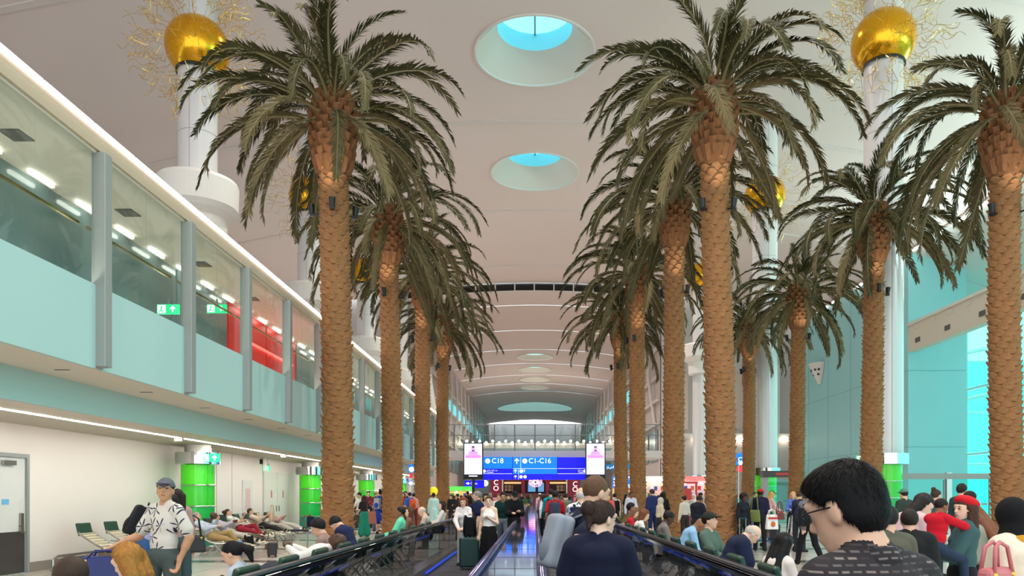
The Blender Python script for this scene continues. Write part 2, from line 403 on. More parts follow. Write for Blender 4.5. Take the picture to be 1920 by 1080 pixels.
wall_door(1, 14.4, 15.75, 2.42, 'white steel door with dark kick plate and closer in the left wall')
d = thing('door_2', 'tall white double door at the end of the left wall', None, (-10.79, 31.2, 0), 0, kind='structure')
for s_ in (-1, 1):
    MB().box((0, s_*.78, 1.3), (.05, 1.5, 2.6)).build('door_leaf', mat('door_white2', (232, 226, 218), .35), d)
    MB().box((.04, s_*.16, 1.1), (.03, .05, .24)).build('door_handle', M_steel, d)
    MB().box((.03, s_*.7, 1.7), (.01, .12, .3)).build('notice', mat('notice_red', (205, 120, 120), .5), d)
d = thing('door_3', 'narrow service door with a pink and white notice in the left wall', None, (-10.79, 28.0, 0), 0, kind='structure')
MB().box((0, 0, 1.15), (.05, .95, 2.1)).build('door_leaf', mat('door_white2', (232, 226, 218), .35), d)
MB().box((.03, 0, 1.5), (.01, .42, .8)).build('notice', mat('notice_pale', (226, 190, 186), .5), d)
exit_sign((-10.66, 29.9, 2.72), R(-60), 'small green exit sign fixed above the service door in the left wall', s=.9)
# bumper rails by the wall
br = thing('bumper_rail', 'low bent steel bumper rail along the left wall skirting', 'rail', (-10.45, 15.4, 0))
MB().tube([(0, .8, 0), (0, .8, .24), (0, .95, .3), (0, 4.6, .3), (0, 4.75, .24), (0, 4.75, 0)], .03, 8).build('rail_tube', M_steel, br)
MB().tube([(0, 2.4, 0), (0, 2.4, .3)], .025, 8).build('support', M_steel, br)
for yy in (.8, 2.4, 4.75): MB().lathe([(.07, 0), (.07, .02), (.03, .05)], 12, (0, yy, 0)).build('foot', M_steel, br)

# ------------------------------------------------------------ columns
def green_foot(t, rs, zt, top, s=1.):
    MB().lathe([(rs*.78, zt+.3*s), (rs*.78, top)], 32).build('neck', M_white, t, smooth=True)
    MB().lathe([(rs*.78, zt), (rs*1.34, zt), (rs*1.34, zt+.34*s), (rs*.78, zt+.34*s)], 48).build('chrome_collar', M_chrome, t)
    hs = [.14+(zt-.14)*q for q in (0, .245, .49, .745, 1)]
    for i in range(4):
        MB().lathe([(rs, hs[i]+.02), (rs, hs[i+1]-.02)], 40).build('green_panel', M_green[3-i], t, smooth=True)
        MB().lathe([(rs+.01, hs[i]-.02), (rs+.035, hs[i]-.01), (rs+.035, hs[i]+.01), (rs+.01, hs[i]+.02)], 40).build('chrome_band', M_chrome, t, smooth=True)
    MB().lathe([(rs+.03, 0), (rs+.03, .12), (rs, .13)], 40).build('plinth', M_steel, t)
def column(x, y, label, side, green=True, wires=230, seed=1, gold=True, disc_=True):
    t = thing('column', label, 'column', (x, y, 0), 0, 'white columns with gold spheres'); S = 1.5
    Zs = lambda z: EYE+(z-EYE)*S
    z0 = 7.5 if side < 0 else 3.4
    MB().lathe([(.54*S, z0), (.54*S, Zs(18.7))], 40).build('shaft', M_col, t, smooth=True)
    for zz in (9.2, 12.2, 16.2): MB().lathe([(.545*S, Zs(zz)), (.548*S, Zs(zz)+.01), (.545*S, Zs(zz)+.02)], 40).build('shaft_joint', M_post, t)
    MB().box((0, -.543*S, (z0+Zs(18))/2), (.016, .01, Zs(18)-z0)).build('shaft_seam', M_post, t)
    if disc_: MB().lathe([(r_*S, Zs(z_)) for r_, z_ in [(.54, 9.0), (.8, 9.05), (.82, 9.75), (1.0, 9.9), (1.12, 10.05), (1.14, 10.75), (1.1, 10.85), (.55, 10.9)]], 48).build('capital_disc', M_white, t)
    if gold:
        zc = Zs(14.8 if side < 0 else 15.0); g = MB(); pr = []; rg = .9*S
        for i in range(21):
            a = R(-52+118*i/20); pr.append((rg*cos(a), zc+rg*sin(a)))
        g.lathe(pr, 48); gs = g.build('gold_sphere', M_gold, t, smooth=True)
        MB().lathe([(.56*S, zc-.76*S), (.6*S, zc-.78*S), (.6*S, zc-.7*S)], 40).build('dark_collar', M_dark, gs)
        rr = random.Random(seed); wv = MB()
        for i in range(wires):
            th = rr.uniform(0, 2*pi); ph = rr.uniform(-1.25, 1.3); d = Vector((cos(th)*cos(ph), sin(th)*cos(ph), sin(ph)))
            u = d.orthogonal().normalized(); v = d.cross(u); a = rr.uniform(0, 2*pi); L = rr.uniform(.35, .8)
            s0 = 1.0+rr.uniform(0, .6); pts = []
            for q in range(9):
                f = q/8; pts.append(Vector((0, 0, zc))+d*(s0+L*f)*S+(u*cos(a)+v*sin(a))*sin(f*2*pi)*.14*S+(v*cos(a)-u*sin(a))*cos(f*4)*.05*S)
            wv.tube(pts, .0115, 3, caps=False)
            if i % 6 == 0: wv.tube([Vector((0, 0, zc))+d*.9*S, pts[0]], .008, 3, caps=False)
        tag(wv.build('gold_wires', M_goldw, t), 'curled gold wire strands', kind='stuff')
    if green: green_foot(t, .76, 3.0, 3.45, 1.4)
    return t
ordn = ['nearest', 'second', 'third', 'fourth', 'fifth']
for i in range(4):
    column(-14.9, 33+16.5*i, '%s white column with gold sphere rising behind the left gallery' % ordn[i], -1, green=False, wires=340 if i == 0 else 150, seed=i+1, gold=i < 3)
    gc = thing('green_column', '%s green clad column with chrome bands under the left soffit' % ordn[i], 'column', (-9.93, 22+11*i, 0), 0, 'green clad columns'); green_foot(gc, .46, 2.55, 3.12)
for i in range(3):
    column((15.4, 15.4, 15.3)[i], (33, 50, 68.5)[i], '%s white column with gold sphere, in the right row between the palms' % ordn[i], 1, wires=300 if i == 0 else 140, seed=i+11, disc_=i > 1)
exit_sign((-9.35, 21.55, 2.72), 0, 'green exit sign on the chrome collar of the nearest left column', s=1.15)
exit_sign((PX(1611, 33), 32.6, PZ(861, 33)), 0, 'green exit sign on the chrome collar of the nearest right column', s=1.3)
# security cameras / small boxes
for i, (yy) in enumerate((24.9, 28.9)):
    c_ = thing('wall_camera', ['small dark security camera under the soffit nearer the left column', 'small dark security camera under the soffit, farther along the left wall'][i], 'camera', (-10.55, yy, 2.95), 0, 'wall cameras')
    MB().box((0, 0, 0), (.14, .2, .2)).build('housing', M_soff, c_); MB().box((0, -.11, 0), (.12, .03, .18)).build('lens', M_black, c_); MB().box((0, 0, .13), (.04, .04, .08)).build('bracket', M_steel, c_)

# ------------------------------------------------------------ right side hall
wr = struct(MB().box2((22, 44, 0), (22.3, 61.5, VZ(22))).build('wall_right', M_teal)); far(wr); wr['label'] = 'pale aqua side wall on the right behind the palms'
for yy in (48, 52, 56, 60): MB().box2((21.985, yy, 0), (22, yy+.03, VZ(22))).build('panel_joint', mat('joint_aqua', (128, 190, 192), .5), wr)
for zz in (4.5, 9): MB().box2((21.985, 44, zz), (22, 61, zz+.03)).build('panel_joint', MATS['joint_aqua'], wr)
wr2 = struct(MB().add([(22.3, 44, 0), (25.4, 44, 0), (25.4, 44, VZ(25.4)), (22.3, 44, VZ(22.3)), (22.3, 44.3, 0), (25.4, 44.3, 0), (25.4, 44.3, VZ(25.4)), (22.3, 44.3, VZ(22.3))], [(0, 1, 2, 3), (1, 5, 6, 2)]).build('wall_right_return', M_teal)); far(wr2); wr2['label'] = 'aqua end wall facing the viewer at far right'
for zz in (4.5, 9): MB().box2((22, 43.985, zz), (25.4, 44, zz+.03)).build('panel_joint', MATS['joint_aqua'], wr2)
lr = struct(thing('trim_1', 'row of LED lights along the right edge of the vault', None)); far(lr)
for k in range(14):
    y0 = 34+2.0*k; MB().box2((21.85, y0, VZ(22)-.22), (21.95, y0+(1.2 if k % 3 else .7), VZ(22)-.12)).build('led_segment', mat('led_bright', (255, 240, 230), .5, emit=(1, .88, .82), es=6), lr)
MB().box2((21.8, -8, VZ(22)-.12), (22.1, 61, VZ(22)-.02)).build('edge_trim', M_seam, lr)
rb = struct(thing('trim_2', 'long white beam crossing the right bay below the vault', None)); far(rb)
MB().box2((22, 4, 10.1), (22.5, 44, 11.6)).build('beam', M_soff, rb)
MB().box2((21.9, 4, 11.6), (22.6, 44, 11.75)).build('beam_cap', M_white, rb)
for k in range(6): MB().box((21.99, 34.5+1.7*k, 11.4), (.06, .5, .26)).build('bracket_plate', M_soff, rb)
for k in range(4): MB().box((21.98, 33.6+3.1*k, 10.6), (.03, .5, .26)).build('air_vent', MATS['vent_grey'], rb)
# glazed outer wall on the right and its arched end
gw = struct(thing('window_1', 'tall teal-tinted curtain wall on the right', None)); far(gw)
for k in range(17):
    y0 = -8+4*k
    for z0, z1 in ((.1, 4.4), (4.6, 8.9), (9.1, 13.3)):
        MB().box2((30, y0+.06, z0), (30.03, y0+3.94, z1)).build('glass_pane', M_tealglass, gw)
    MB().box((30, y0, 6.7), (.2, .1, 13.4)).build('mullion', M_white, gw)
for z_ in (4.5, 9.0): MB().box2((29.95, -8, z_-.06), (30.1, 60, z_+.06)).build('transom', M_white, gw)
ge = struct(thing('window_2', 'arched teal glazing in the end wall at far right', None)); far(ge)
for i in range(5):
    for j in range(3):
        if j > 0 and i == 4: continue
        MB().box2((25.5+4*i+.05, 61, .1+4.2*j), (25.5+4*i+3.95, 61.03, 4.2*j+4.2)).build('glass_pane', M_tealglass, ge)
    MB().box((25.5+4*i, 61, 6), (.1, .16, 12)).build('mullion', M_white, ge)
for j in range(1, 4): MB().box2((22, 60.92, 4.2*j-.05), (45, 61.06, 4.2*j+.05)).build('transom', M_white, ge)
for rad in (9.5, 13):
    MB().tube([(38-rad*cos(a*pi/24), 60.7, rad*sin(a*pi/24)*1.05) for a in range(13)], .16, 8).build('arch_rib', M_white, ge, smooth=True)
# glass partition with doors in front of the bay
gp = thing('glass_partition', 'aqua glass door partition with grey lintel, right of the nearest right column', 'partition', (0, 34.5, 0))
xs = [16.8+2.1*k for k in range(9)]
MB().box2((16.6, -.12, 2.4), (33.8, .12, 2.66)).build('lintel', M_post, gp)
for a, b in zip(xs, xs[1:]):
    MB().box2((a+.03, -.01, .03), (b-.03, .01, 2.4)).build('glass_pane', M_part, gp)
    MB().box((b, 0, 1.16), (.06, .06, 2.4)).build('mullion', M_post, gp)
    MB().box((b-.25, -.03, 1.25), (.26, .02, .1)).build('handle_plate', M_post, gp)
MB().box((19.1, 0, 1.35), (.24, .2, 2.7)).build('post', M_steel, gp)
ks = thing('lift_kiosk', 'grey framed glass lift portal with dark display, beside the second right column', 'kiosk', (14.7, 45, 0)); ks.scale = (1.15, 1.15, 1.2)
for s_ in (-1, 1): MB().box((s_*.75, 0, 1.15), (.28, .4, 2.3)).build('jamb', M_post, ks)
MB().box((0, 0, 2.45), (1.8, .5, .32)).build('header', mat('kiosk_dark', (70, 66, 66), .4), ks)
MB().box((.1, -.26, 2.45), (.7, .01, .12)).build('display', mat('display_red', (90, 20, 20), .5, emit=(.5, .05, .05), es=.6), ks)
MB().box((0, .05, 1.1), (1.2, .03, 2.2)).build('glass_pane', M_part, ks)
# cone shaped air outlet on the aqua wall
ac = thing('air_outlet_cone', 'white half cone air outlet with dark round nozzles on the aqua wall', 'air outlet', (21.98, 57.5, PZ(682, 57.5))); far(ac)
MB().lathe([(.15, -1.6), (.85, -.12), (.9, 0), (.02, 0)], 24, a0=R(90), a1=R(270)).build('cone', M_white, ac, smooth=False)
for i, (a, z_) in enumerate(((R(215), -.5), (R(240), -.5), (R(232), -.85), (R(150), -.5), (R(172), -.5), (R(160), -.85))):
    r_ = .15+.7*(1.6+z_)/1.48
    MB().tube([(cos(a)*(r_-.05), sin(a)*(r_-.05), z_), (cos(a)*(r_+.03), sin(a)*(r_+.03), z_-.02)], .09, 10).build('nozzle', M_black, ac)

# ------------------------------------------------------------ far hall
for s_, nm in ((-1, 'left'), (1, 'right')):
    wf = struct(MB().box2((s_*10.4, 61.2, 0), (s_*10.7, 172, 18)).build('wall_far_'+nm, mat('far_wall', (206, 194, 190), .5))); far(wf); wf['label'] = 'far hall side wall on the %s with raking white frames' % nm
    for k in range(18):
        y0 = 64+6*k
        MB().tube([(s_*10.3, y0, 7.6), (s_*9.9, y0+1.2, 12), (s_*10.2, y0+2.2, 17)], .14, 6).build('frame_rib', M_white, wf)
    for z_ in (7.6, 9.6, 11.6, 14): MB().box2((s_*10.05, 62, z_-.08), (s_*10.3, 170, z_+.08)).build('frame_rail', M_white, wf)
    for k in range(9):
        y0 = 80+7*k; MB().box2((s_*10.35, y0, 11.7), (s_*10.3, y0+5.2, 13.2)).build('lit_pane', mat('cyan_lit_pane', (110, 220, 235), .3, emit=(.16, .62, .7), es=.8), wf)
    for k in range(8): MB().box2((s_*10.35, 63+5*k, 4.6), (s_*10.3, 67.2+5*k, 7.2)).build('glass_pane', mat('pale_pane', (150, 160, 160), .15), wf)
    fw = struct(MB().box2((s_*10.4, 61.6, 0), (s_*22, 61.9, 18.5)).build('wall_back_'+nm, mat('back_wall', (196, 188, 184), .5))); far(fw); fw['label'] = 'beige wall closing the %s bay at the far end' % nm
    for k in range(4):
        xx = s_*(12+2.3*k)
        MB().box((xx, 61.55, 9.4), (1.3, .06, 4.6)).build('tall_window', mat('orange_window', (206, 182, 168), .2), fw)
        MB().box((xx+s_*1.1, 61.5, 9.4), (.3, .16, 6)).build('pilaster', M_white, fw)
    MB().box2((s_*10.4, 61.35, 6.4), (s_*22, 61.6, 6.75)).build('cornice', M_white, fw)
    for k in range(6): MB().box((s_*(11.5+1.8*k), 61.3, 6.3), (.5, .2, .1)).build('uplight', M_lamp, fw)
    # arched window frame beside the hall mouth
    if s_ < 0:
        ar = thing('arched_window_frame', 'white arched window frame with dark panes beside the left hall mouth', 'window frame', (-9.0, 60.6, 0)); far(ar)
        MB().tube([(.3+1.1*sin(a/12*pi/2+.0)-.3, 0, 13.4-9.2*(a/12)) for a in range(13)], .22, 8).build('arch_rib', M_white, ar, smooth=True)
        for k in range(8): MB().box((-.55+.06*k*0, .1, 12.3-1.05*k), (1.0, .04, .8)).build('dark_pane', mat('dark_pane', (52, 64, 72), .1), ar)
        MB().box((-1.15, .1, 6.6), (.2, .2, 13.2)).build('jamb', M_white, ar)
we = struct(MB().box2((-11, 170, 0), (11, 170.4, 18)).build('wall_end', mat('end_wall', (196, 186, 184), .5))); far(we); we['label'] = 'pale end wall of the far hall'
for k in range(9): MB().box((-8+2*k, 169.9, 10.5), (1.7, .1, 3.2)).build('glass_pane', mat('aqua_end_pane', (130, 200, 205), .2, emit=(.12, .4, .42), es=.4), we)
mz = struct(thing('mezzanine', 'far mezzanine edge with a row of warm downlights', None)); far(mz)
MB().box2((-10.4, 100, 8.0), (10.4, 112, 8.7)).build('slab', M_white, mz)
for k in range(24): MB().ell((-10+.87*k, 99.85, 8.75+.2*(k % 2)), (.17, .1, .17), 8, 6).build('downlight', M_lamp, mz)
MB().box2((-10.4, 99.9, 6.2), (10.4, 100, 8.0)).build('glass_band', mat('far_glass_band', (150, 178, 180), .2), mz)
bgd = struct(thing('bridge', 'pale footbridge with glass railing above the hanging blue sign', None))
MB().box2((-10.4, 60.6, 4.72), (10.4, 65, 5.3)).build('deck', mat('bridge_deck', (206, 198, 196), .45), bgd)
for k in range(13):
    x0 = -9.84+1.64*k
    MB().box((x0, 60.7, 6.35), (.1, .07, 2.1)).build('post', mat('rail_grey', (120, 124, 124), .35, metal=.5), bgd)
    if k < 12: MB().box2((x0+.07, 60.69, 5.4), (x0+1.57, 60.71, 7.3)).build('glass_pane', M_clear, bgd)
for z_ in (7.42, 6.55): MB().tube([(-10.3, 60.66, z_), (10.3, 60.66, z_)], .035, 6).build('handrail', MATS['rail_grey'], bgd)
# ------------------------------------------------------------ hanging signs and screens
YS = 60.0
hs_ = thing('hanging_sign', 'wide blue overhead gate sign reading C18 and C1-C16 under the footbridge', 'sign', (0, YS, 0))
def panel(px0, px1, py0, py1, m, name='sign_panel', parent=None, Y=None, d=.16, dy=0.):
    Y = Y or YS; x0, x1 = PX(px0, Y), PX(px1, Y); z0, z1 = PZ(py1, Y), PZ(py0, Y)
    return MB().box(((x0+x1)/2, dy, (z0+z1)/2), (x1-x0, d, z1-z0)).build(name, m, parent or hs_)
panel(904, 961.5, 857, 878.5, M_blue); panel(961.8, 1044.5, 857, 888.5, M_blue); panel(1045.3, 1099, 857.5, 878.2, M_blued)
panel(904, 960.5, 879, 888, M_blued); panel(904, 960.5, 888.8, 899.5, M_blued); panel(961.8, 1044.5, 889, 899.5, M_blued)
panel(1045.3, 1099, 879, 888, M_blued); panel(1045.3, 1099, 888.8, 899.5, M_blued)
for a, b, c, d_ in ((904, 960.5, 888.1, 888.6), (961.8, 1044, 878.4, 878.9), (1045.3, 1098, 878.3, 878.8), (1045.3, 1098, 888.1, 888.6)): panel(a, b, c, d_, M_sw, 'white_line', d=.02, dy=-.09)
for a, c, d_ in ((976, 857.5, 878), (972, 879, 899)): panel(a, a+.5, c, d_, M_sw, 'white_line', d=.02, dy=-.09)
for a in (961.1, 1044.9): MB().box((PX(a, YS), 0, PZ(878, YS)), (.04, .2, 1.85)).build('frame_bar', M_black, hs_)
def stext(s, px, py, size, align='LEFT', parent=None, Y=None, m=None, dy=-.1):
    Y = Y or YS
    return text('lettering', s, size, (PX(px, Y), dy, PZ(py, Y)), m or M_sw, parent or hs_, align=align)
for a in (-3.6, -1, 1.6, 3.8): MB().box2((a, .05, 4.66), (a+.1, .7, 4.74)).build('bracket', M_steel, hs_)
stext('C18', 922, 864.5, .56); stext('C1-C16', 991, 864.5, .56); stext('F', 981.5, 883.5, .3)
def disc(px, py, r, m=None, parent=None, Y=None, name='icon_disc', dy=-.1):
    Y = Y or YS
    c = MB().lathe([(.001, 0), (r, 0)], 20); c.v = [(v[0]+PX(px, Y), dy, v[1]+PZ(py, Y)) for v in c.v]
    return c.build(name, m or M_sw, parent or hs_)
def arrow(px, py, s, parent=None, Y=None, dy=-.1, m=None):
    Y = Y or YS; x, z = PX(px, Y), PZ(py, Y); b = MB(); t = s*.18
    b.box((x, dy, z-.05*s), (t, .01, s*.9))
    for q in (-1, 1): b.box((x+q*s*.2, dy, z+s*.22), (t, .01, s*.6), Matrix.Rotation(q*R(-45), 3, 'Y'))
    return b.build('arrow', m or M_sw, parent or hs_)
for a, b, r_ in ((914.5, 864.5, .2), (984, 864.5, .2), (977.5, 883.5, .14), (977, 894, .13), (984.5, 894, .13)):
    di = disc(a, b, r_)
    MB().box((PX(a, YS), -.108, PZ(b, YS)), (r_*1.1, .006, r_*.16), Matrix.Rotation(R(20), 3, 'Y')).build('plane_mark', M_blued, di)
arrow(969, 864.5, .42); arrow(966.5, 883.5, .28); arrow(966.5, 894, .26)
disc(908, 883.5, .13); stext('دولات العبور', 912, 881.8, .14); stext('Transfers', 912, 885.5, .15)
stext('Transit', 1094, 885.5, .15, 'RIGHT'); stext('العبور', 1094, 881.8, .14, 'RIGHT'); disc(1097, 883.5, .13)
M_scr = mat('screen_white', (225, 225, 250), .3, emit=(.72, .7, .98), es=1.0)
M_scrp = mat('screen_pink', (250, 120, 225), .3, emit=(1, .25, .75), es=.95)
M_scrm = mat('screen_mauve', (200, 140, 220), .3, emit=(.62, .36, .82), es=.8)
M_scrd = mat('screen_dark', (60, 20, 60), .3, emit=(.08, .02, .09), es=.6)
def totem(px0, px1, label):
    Y = 58.0; t = thing('digital_totem', label, 'screen', (0, Y, 0), 0, 'digital portrait screens')
    cx = (px0+px1)/2
    def q(a, b, c, d_, m, nm, dy, d=.02): return panel(a, b, c, d_, m, nm, t, Y, d, dy)
    q(px0, px1, 830, 899, M_black, 'housing', 0, .3)
    sc_ = q(px0+2, px1-2, 832, 889.5, M_scr, 'screen', -.16)
    q(px0+4, px1-4, 853.5, 859, M_scrp, 'pink_band', -.18)
    for i in range(5): q(px0+5, px1-5-(i % 2)*4, 863+3.2*i, 863.6+3.2*i, M_scrm, 'text_line', -.18)
    # printed portrait: plain head and shoulders shape
    c = MB()
    for (ex, ez, rx, rz, dy) in ((cx, 852, 9.5, 7, -.176), (cx, 842.5, 3.6, 4.6, -.18)):
        e = MB().lathe([(.001, 0), (1, 0)], 20); c.add([(v[0]*rx*Y/F+PX(ex, Y), dy, max(v[1]*rz*Y/F+PZ(ez, Y), PZ(853, Y))) for v in e.v], e.f)
    c.build('portrait_print', M_scrm, t)
    h = MB(); e = MB().lathe([(.001, 0), (1, 0)], 16); h.add([(v[0]*3.3*Y/F+PX(cx, Y), -.186, v[1]*1.4*Y/F+PZ(838.2, Y)) for v in e.v], e.f)
    h.add([(v[0]*2.2*Y/F+PX(cx, Y), -.186, v[1]*1.3*Y/F+PZ(845.4, Y)) for v in e.v], e.f); h.build('portrait_shade', M_scrd, t)
    q(cx-8, cx+8, 891.6, 893.6, M_sw, 'lit_logo_bar', -.17)
    MB().tube([(PX(cx, Y), 0, 0), (PX(cx, Y), 0, 3.0)], .12, 10).build('pole', M_black, t)
    MB().lathe([(.5, 0), (.5, .03), (.1, .06)], 20, (PX(cx, Y), 0, 0)).build('base_plate', M_black, t)
totem(869, 906, 'tall portrait screen on a pole at the left end of the blue sign')
totem(1097.5, 1135, 'tall portrait screen on a pole at the right end of the blue sign')
def small_sign(px0, px1, py0, py1, Y, label, rows, red=False, mainm=None):
    t = thing('wayfinding_sign', label, 'sign', (0, Y, 0), 0, 'small blue wayfinding signs')
    panel(px0, px1, py0, py1, mainm or M_blue, 'sign_panel', t, Y, .12)
    for (kind, px, py, s) in rows:
        if kind == 'd': disc(px, py, s, None, t, Y, dy=-.07)
        elif kind == 'a': arrow(px, py, s, t, Y, -.07)
        else: stext(kind, px, py, s, 'LEFT', t, Y, dy=-.07)
    MB().tube([(PX((px0+px1)/2, Y), .09, 0), (PX((px0+px1)/2, Y), .09, PZ(py0, Y))], .035, 6).build('post', M_steel, t)
    MB().lathe([(.2, 0), (.2, .02), (.05, .04)], 12, (PX((px0+px1)/2, Y), .09, 0)).build('base_plate', M_steel, t)
    return t
t = small_sign(767, 781, 871, 886, 42, 'blue hanging sign between the second and third left palms', [('d', 772, 880, .15), ('C', 776.5, 880.5, .2)])
small_sign(768, 781, 887, 896, 42.2, 'red hanging sign below the blue one between the left palms', [], mainm=mat('sign_red', (220, 40, 50), .4, emit=(.75, .04, .05), es=.8))
small_sign(766, 782, 901.5, 910, 44, 'small violet restroom sign low between the left palms', [('d', 770, 906, .11), ('d', 774.5, 906, .11), ('d', 779, 906, .11)], mainm=mat('sign_violet', (60, 50, 200), .4, emit=(.05, .04, .6), es=.9))
small_sign(871, 908, 901, 915, 64, 'blue direction sign under the left portrait screen', [('+', 873, 906.5, .3), ('d', 878, 906.5, .1), ('Gates', 882, 906.5, .26)], mainm=M_blued)
small_sign(1136, 1188, 871, 879.5, 66, 'long teal-blue banner sign right of the right portrait screen', [('مسافرون', 1138, 875.5, .32)], mainm=mat('banner_blue', (20, 110, 170), .4, emit=(.01, .2, .45), es=.6))
small_sign(1149, 1157, 893, 915, 50, 'narrow blue pillar sign left of the fourth right palm', [('d', 1153, 898, .1), ('d', 1153, 904, .1), ('d', 1153, 910, .1)])
small_sign(1176, 1188, 892, 915, 47, 'blue pillar sign between the third and fourth right palms', [('a', 1179.5, 896, .22), ('a', 1184.5, 896, .22), ('d', 1179.5, 911, .09), ('d', 1184.5, 911, .09)])
small_sign(1380, 1391, 850, 872, 36, 'blue hanging sign behind the right of the nearest right palm', [('C', 1383, 862, .3), ('d', 1387.5, 868, .1)])
small_sign(1380, 1391, 873, 885, 36.2, 'red hanging sign behind the right of the nearest right palm', [], mainm=MATS['sign_red'])
ck = thing('wall_clock', 'round white illuminated clock left of the maroon shop board', 'clock', (PX(910, 74), 74, PZ(906, 74)))
MB().tube([(0, 0, 0), (0, -.12, 0)], .3, 24).build('clock_face', M_sw, ck)
for a in (.3, 2.2): MB().tube([(0, -.14, 0), (sin(a)*.2, -.14, cos(a)*.2)], .02, 4).build('clock_hand', M_black, ck)
MB().tube([(0, -.06, .3), (0, -.06, 1.4)], .03, 5).build('hanger_rod', M_steel, ck)
bal = thing('yellow_balloon', 'bright yellow round balloon between the third and fourth left palms', 'balloon', (PX(813, 40), 40, 0))
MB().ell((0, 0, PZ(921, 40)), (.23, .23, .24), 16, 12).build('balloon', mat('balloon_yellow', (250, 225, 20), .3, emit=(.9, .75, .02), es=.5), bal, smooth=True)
MB().tube([(0, 0, PZ(929, 40)), (.05, 0, 1.1), (0, 0, .0)], .012, 4).build('string', M_white, bal)

# shop front at the end of the walkway
sh = thing('cafe_front', 'maroon shop front with white letters below the blue hanging sign', 'shop', (0, 78, 0))
YY = 78.0
def sp(a, b, c, d_, m, nm, dy=0., d=.2): return panel(a, b, c, d_, m, nm, sh, YY, d, dy)
sp(920, 941, 895, 960, M_maroon, 'maroon_pier', -.2, .5); sp(1065, 1088, 895, 960, M_maroon, 'maroon_pier', -.2, .5)
sp(978, 984, 895, 960, M_maroon, 'maroon_pier', -.1, .4); sp(1023, 1030, 895, 960, M_maroon, 'maroon_pier', -.1, .4)
sp(941, 1065, 892, 901, M_maroon, 'maroon_fascia', 0, .4)
sp(941, 1065, 901, 960, mat('shop_dark', (44, 26, 30), .5), 'dark_back', .6, .1)
for a, b in ((945, 977), (1031, 1062)): sp(a, b, 903.5, 907, mat('warm_shelf_light', (230, 180, 90), .4, emit=(.8, .5, .2), es=.9), 'shelf_light', .3, .1)
for a, b in ((946, 965), (1044, 1060)):
    for r_ in (0, 1):
        sp(a-.5, b+.5, 914.6+6*r_, 915.2+6*r_, mat('shelf_wood', (120, 80, 50), .5), 'shelf', .35, .3)
        for k in range(7): sp(a+k*2.3, a+k*2.3+1.4, 909.6+6*r_, 914.6+6*r_, mat('bottle_%d' % (k % 3), ((190, 150, 110), (220, 200, 170), (150, 110, 80))[k % 3], .3), 'bottle', .3, .12)
for a in (942.5, 1062.5): sp(a-1.2, a+1.2, 897, 960, M_white, 'white_pilaster', -.15, .2)
for a, b in ((990, 1004), (1009, 1020)): sp(a, b, 905, 922, mat('shop_screen', (90, 150, 200), .3, emit=(.1, .3, .5), es=.7), 'menu_screen', .2, .1)
for s_, px, py in (('C', 930.5, 905), ('O', 930.5, 916), ('C', 1078, 908), ('O', 1078, 918)): stext(s_, px, py, .72, 'CENTER', sh, YY, dy=-.47)
sp(941, 1065, 925, 960, mat('counter', (90, 50, 44), .4), 'counter', -.5, .6)
nr = thing('neon_rosette', 'pink and white neon rosette sign hanging over the cafe counter', 'sign', (PX(1004, 76), 76, PZ(904, 76)))
M_neon = mat('neon_pink', (255, 150, 190), .4, emit=(1, .22, .45), es=2.2)
for k in range(14):
    a = pi*k/7; MB().tube([(.12*cos(a), 0, .1*sin(a)), (.62*cos(a), 0, .42*sin(a))], .035, 4).build('neon_ray', M_neon if k % 2 else mat('neon_white', (255, 230, 240), .4, emit=(1, .8, .9), es=2), nr)
MB().tube([(.66*cos(pi*k/12), 0, .46*sin(pi*k/12)) for k in range(25)], .035, 4).build('neon_ring', M_neon, nr)
MB().tube([(0, 0, .46), (0, 0, .62), (0, 1.95, .62)], .03, 5).build('bracket', M_black, nr)
# bright shop bays on the right and left below the galleries
def shop_bay(px0, px1, py0, Y, label, c1, c2, goods):
    t = thing('shop_bay', label, 'shop', (0, Y, 0), 0, 'lit shop bays at the far end')
    x0, x1 = PX(px0, Y), PX(px1, Y); zt = PZ(py0, Y)
    MB().box2((x0, .5, 0), (x1, .6, zt)).build('back_panel', mat('bay_'+c1[0], c1[1], .5, emit=c1[1], es=.5), t)
    MB().box2((x0, -.1, zt-.35), (x1, .1, zt)).build('fascia', mat('bayf_'+c2[0], c2[1], .4, emit=c2[1], es=.7), t)
    for k in range(4):
        z_ = .5+.5*k; MB().box2((x0, .2, z_), (x1, .5, z_+.04)).build('shelf', M_white, t)
        nn = max(3, int((x1-x0)/.45))
        for j in range(nn):
            xx = x0+(x1-x0)*(j+.5)/nn; MB().box((xx, .34, z_+.2), (.22, .16, .3)).build('packet', mat('goods_%d' % ((j+k) % len(goods)), goods[(j+k) % len(goods)], .5), t)
    for j in range(max(2, int((x1-x0)/1.2))): MB().ell((x0+.6+1.2*j, -.2, zt-.5), (.1, .1, .06), 8, 5).build('spotlight', M_lamp, t)
G_ = [(210, 60, 60), (240, 200, 60), (60, 150, 90), (230, 230, 230), (60, 90, 190), (200, 120, 60)]
shop_bay(1212, 1262, 893, 56, 'brightly lit shop bay with pale fascia behind the second right palm', ('peach', (255, 205, 190)), ('glow', (235, 255, 255)), G_)
shop_bay(1268, 1345, 893, 54, 'shop bay with pink fascia behind the nearest right palm', ('pink', (235, 205, 215)), ('rose', (225, 120, 120)), G_)
shop_bay(1150, 1208, 908, 58, 'amber lit shop bay behind the third right palm', ('amber', (250, 205, 120)), ('pinkf', (235, 90, 120)), G_)
shop_bay(842, 888, 912, 62, 'amber and green lit shop bay behind the fourth left palm', ('amber', (250, 205, 120)), ('greenf', (90, 220, 90)), G_)
rk = thing('red_kiosk', 'red kiosk board on a stand left of the nearest right palm', 'kiosk', (PX(1287, 38), 38, 0))
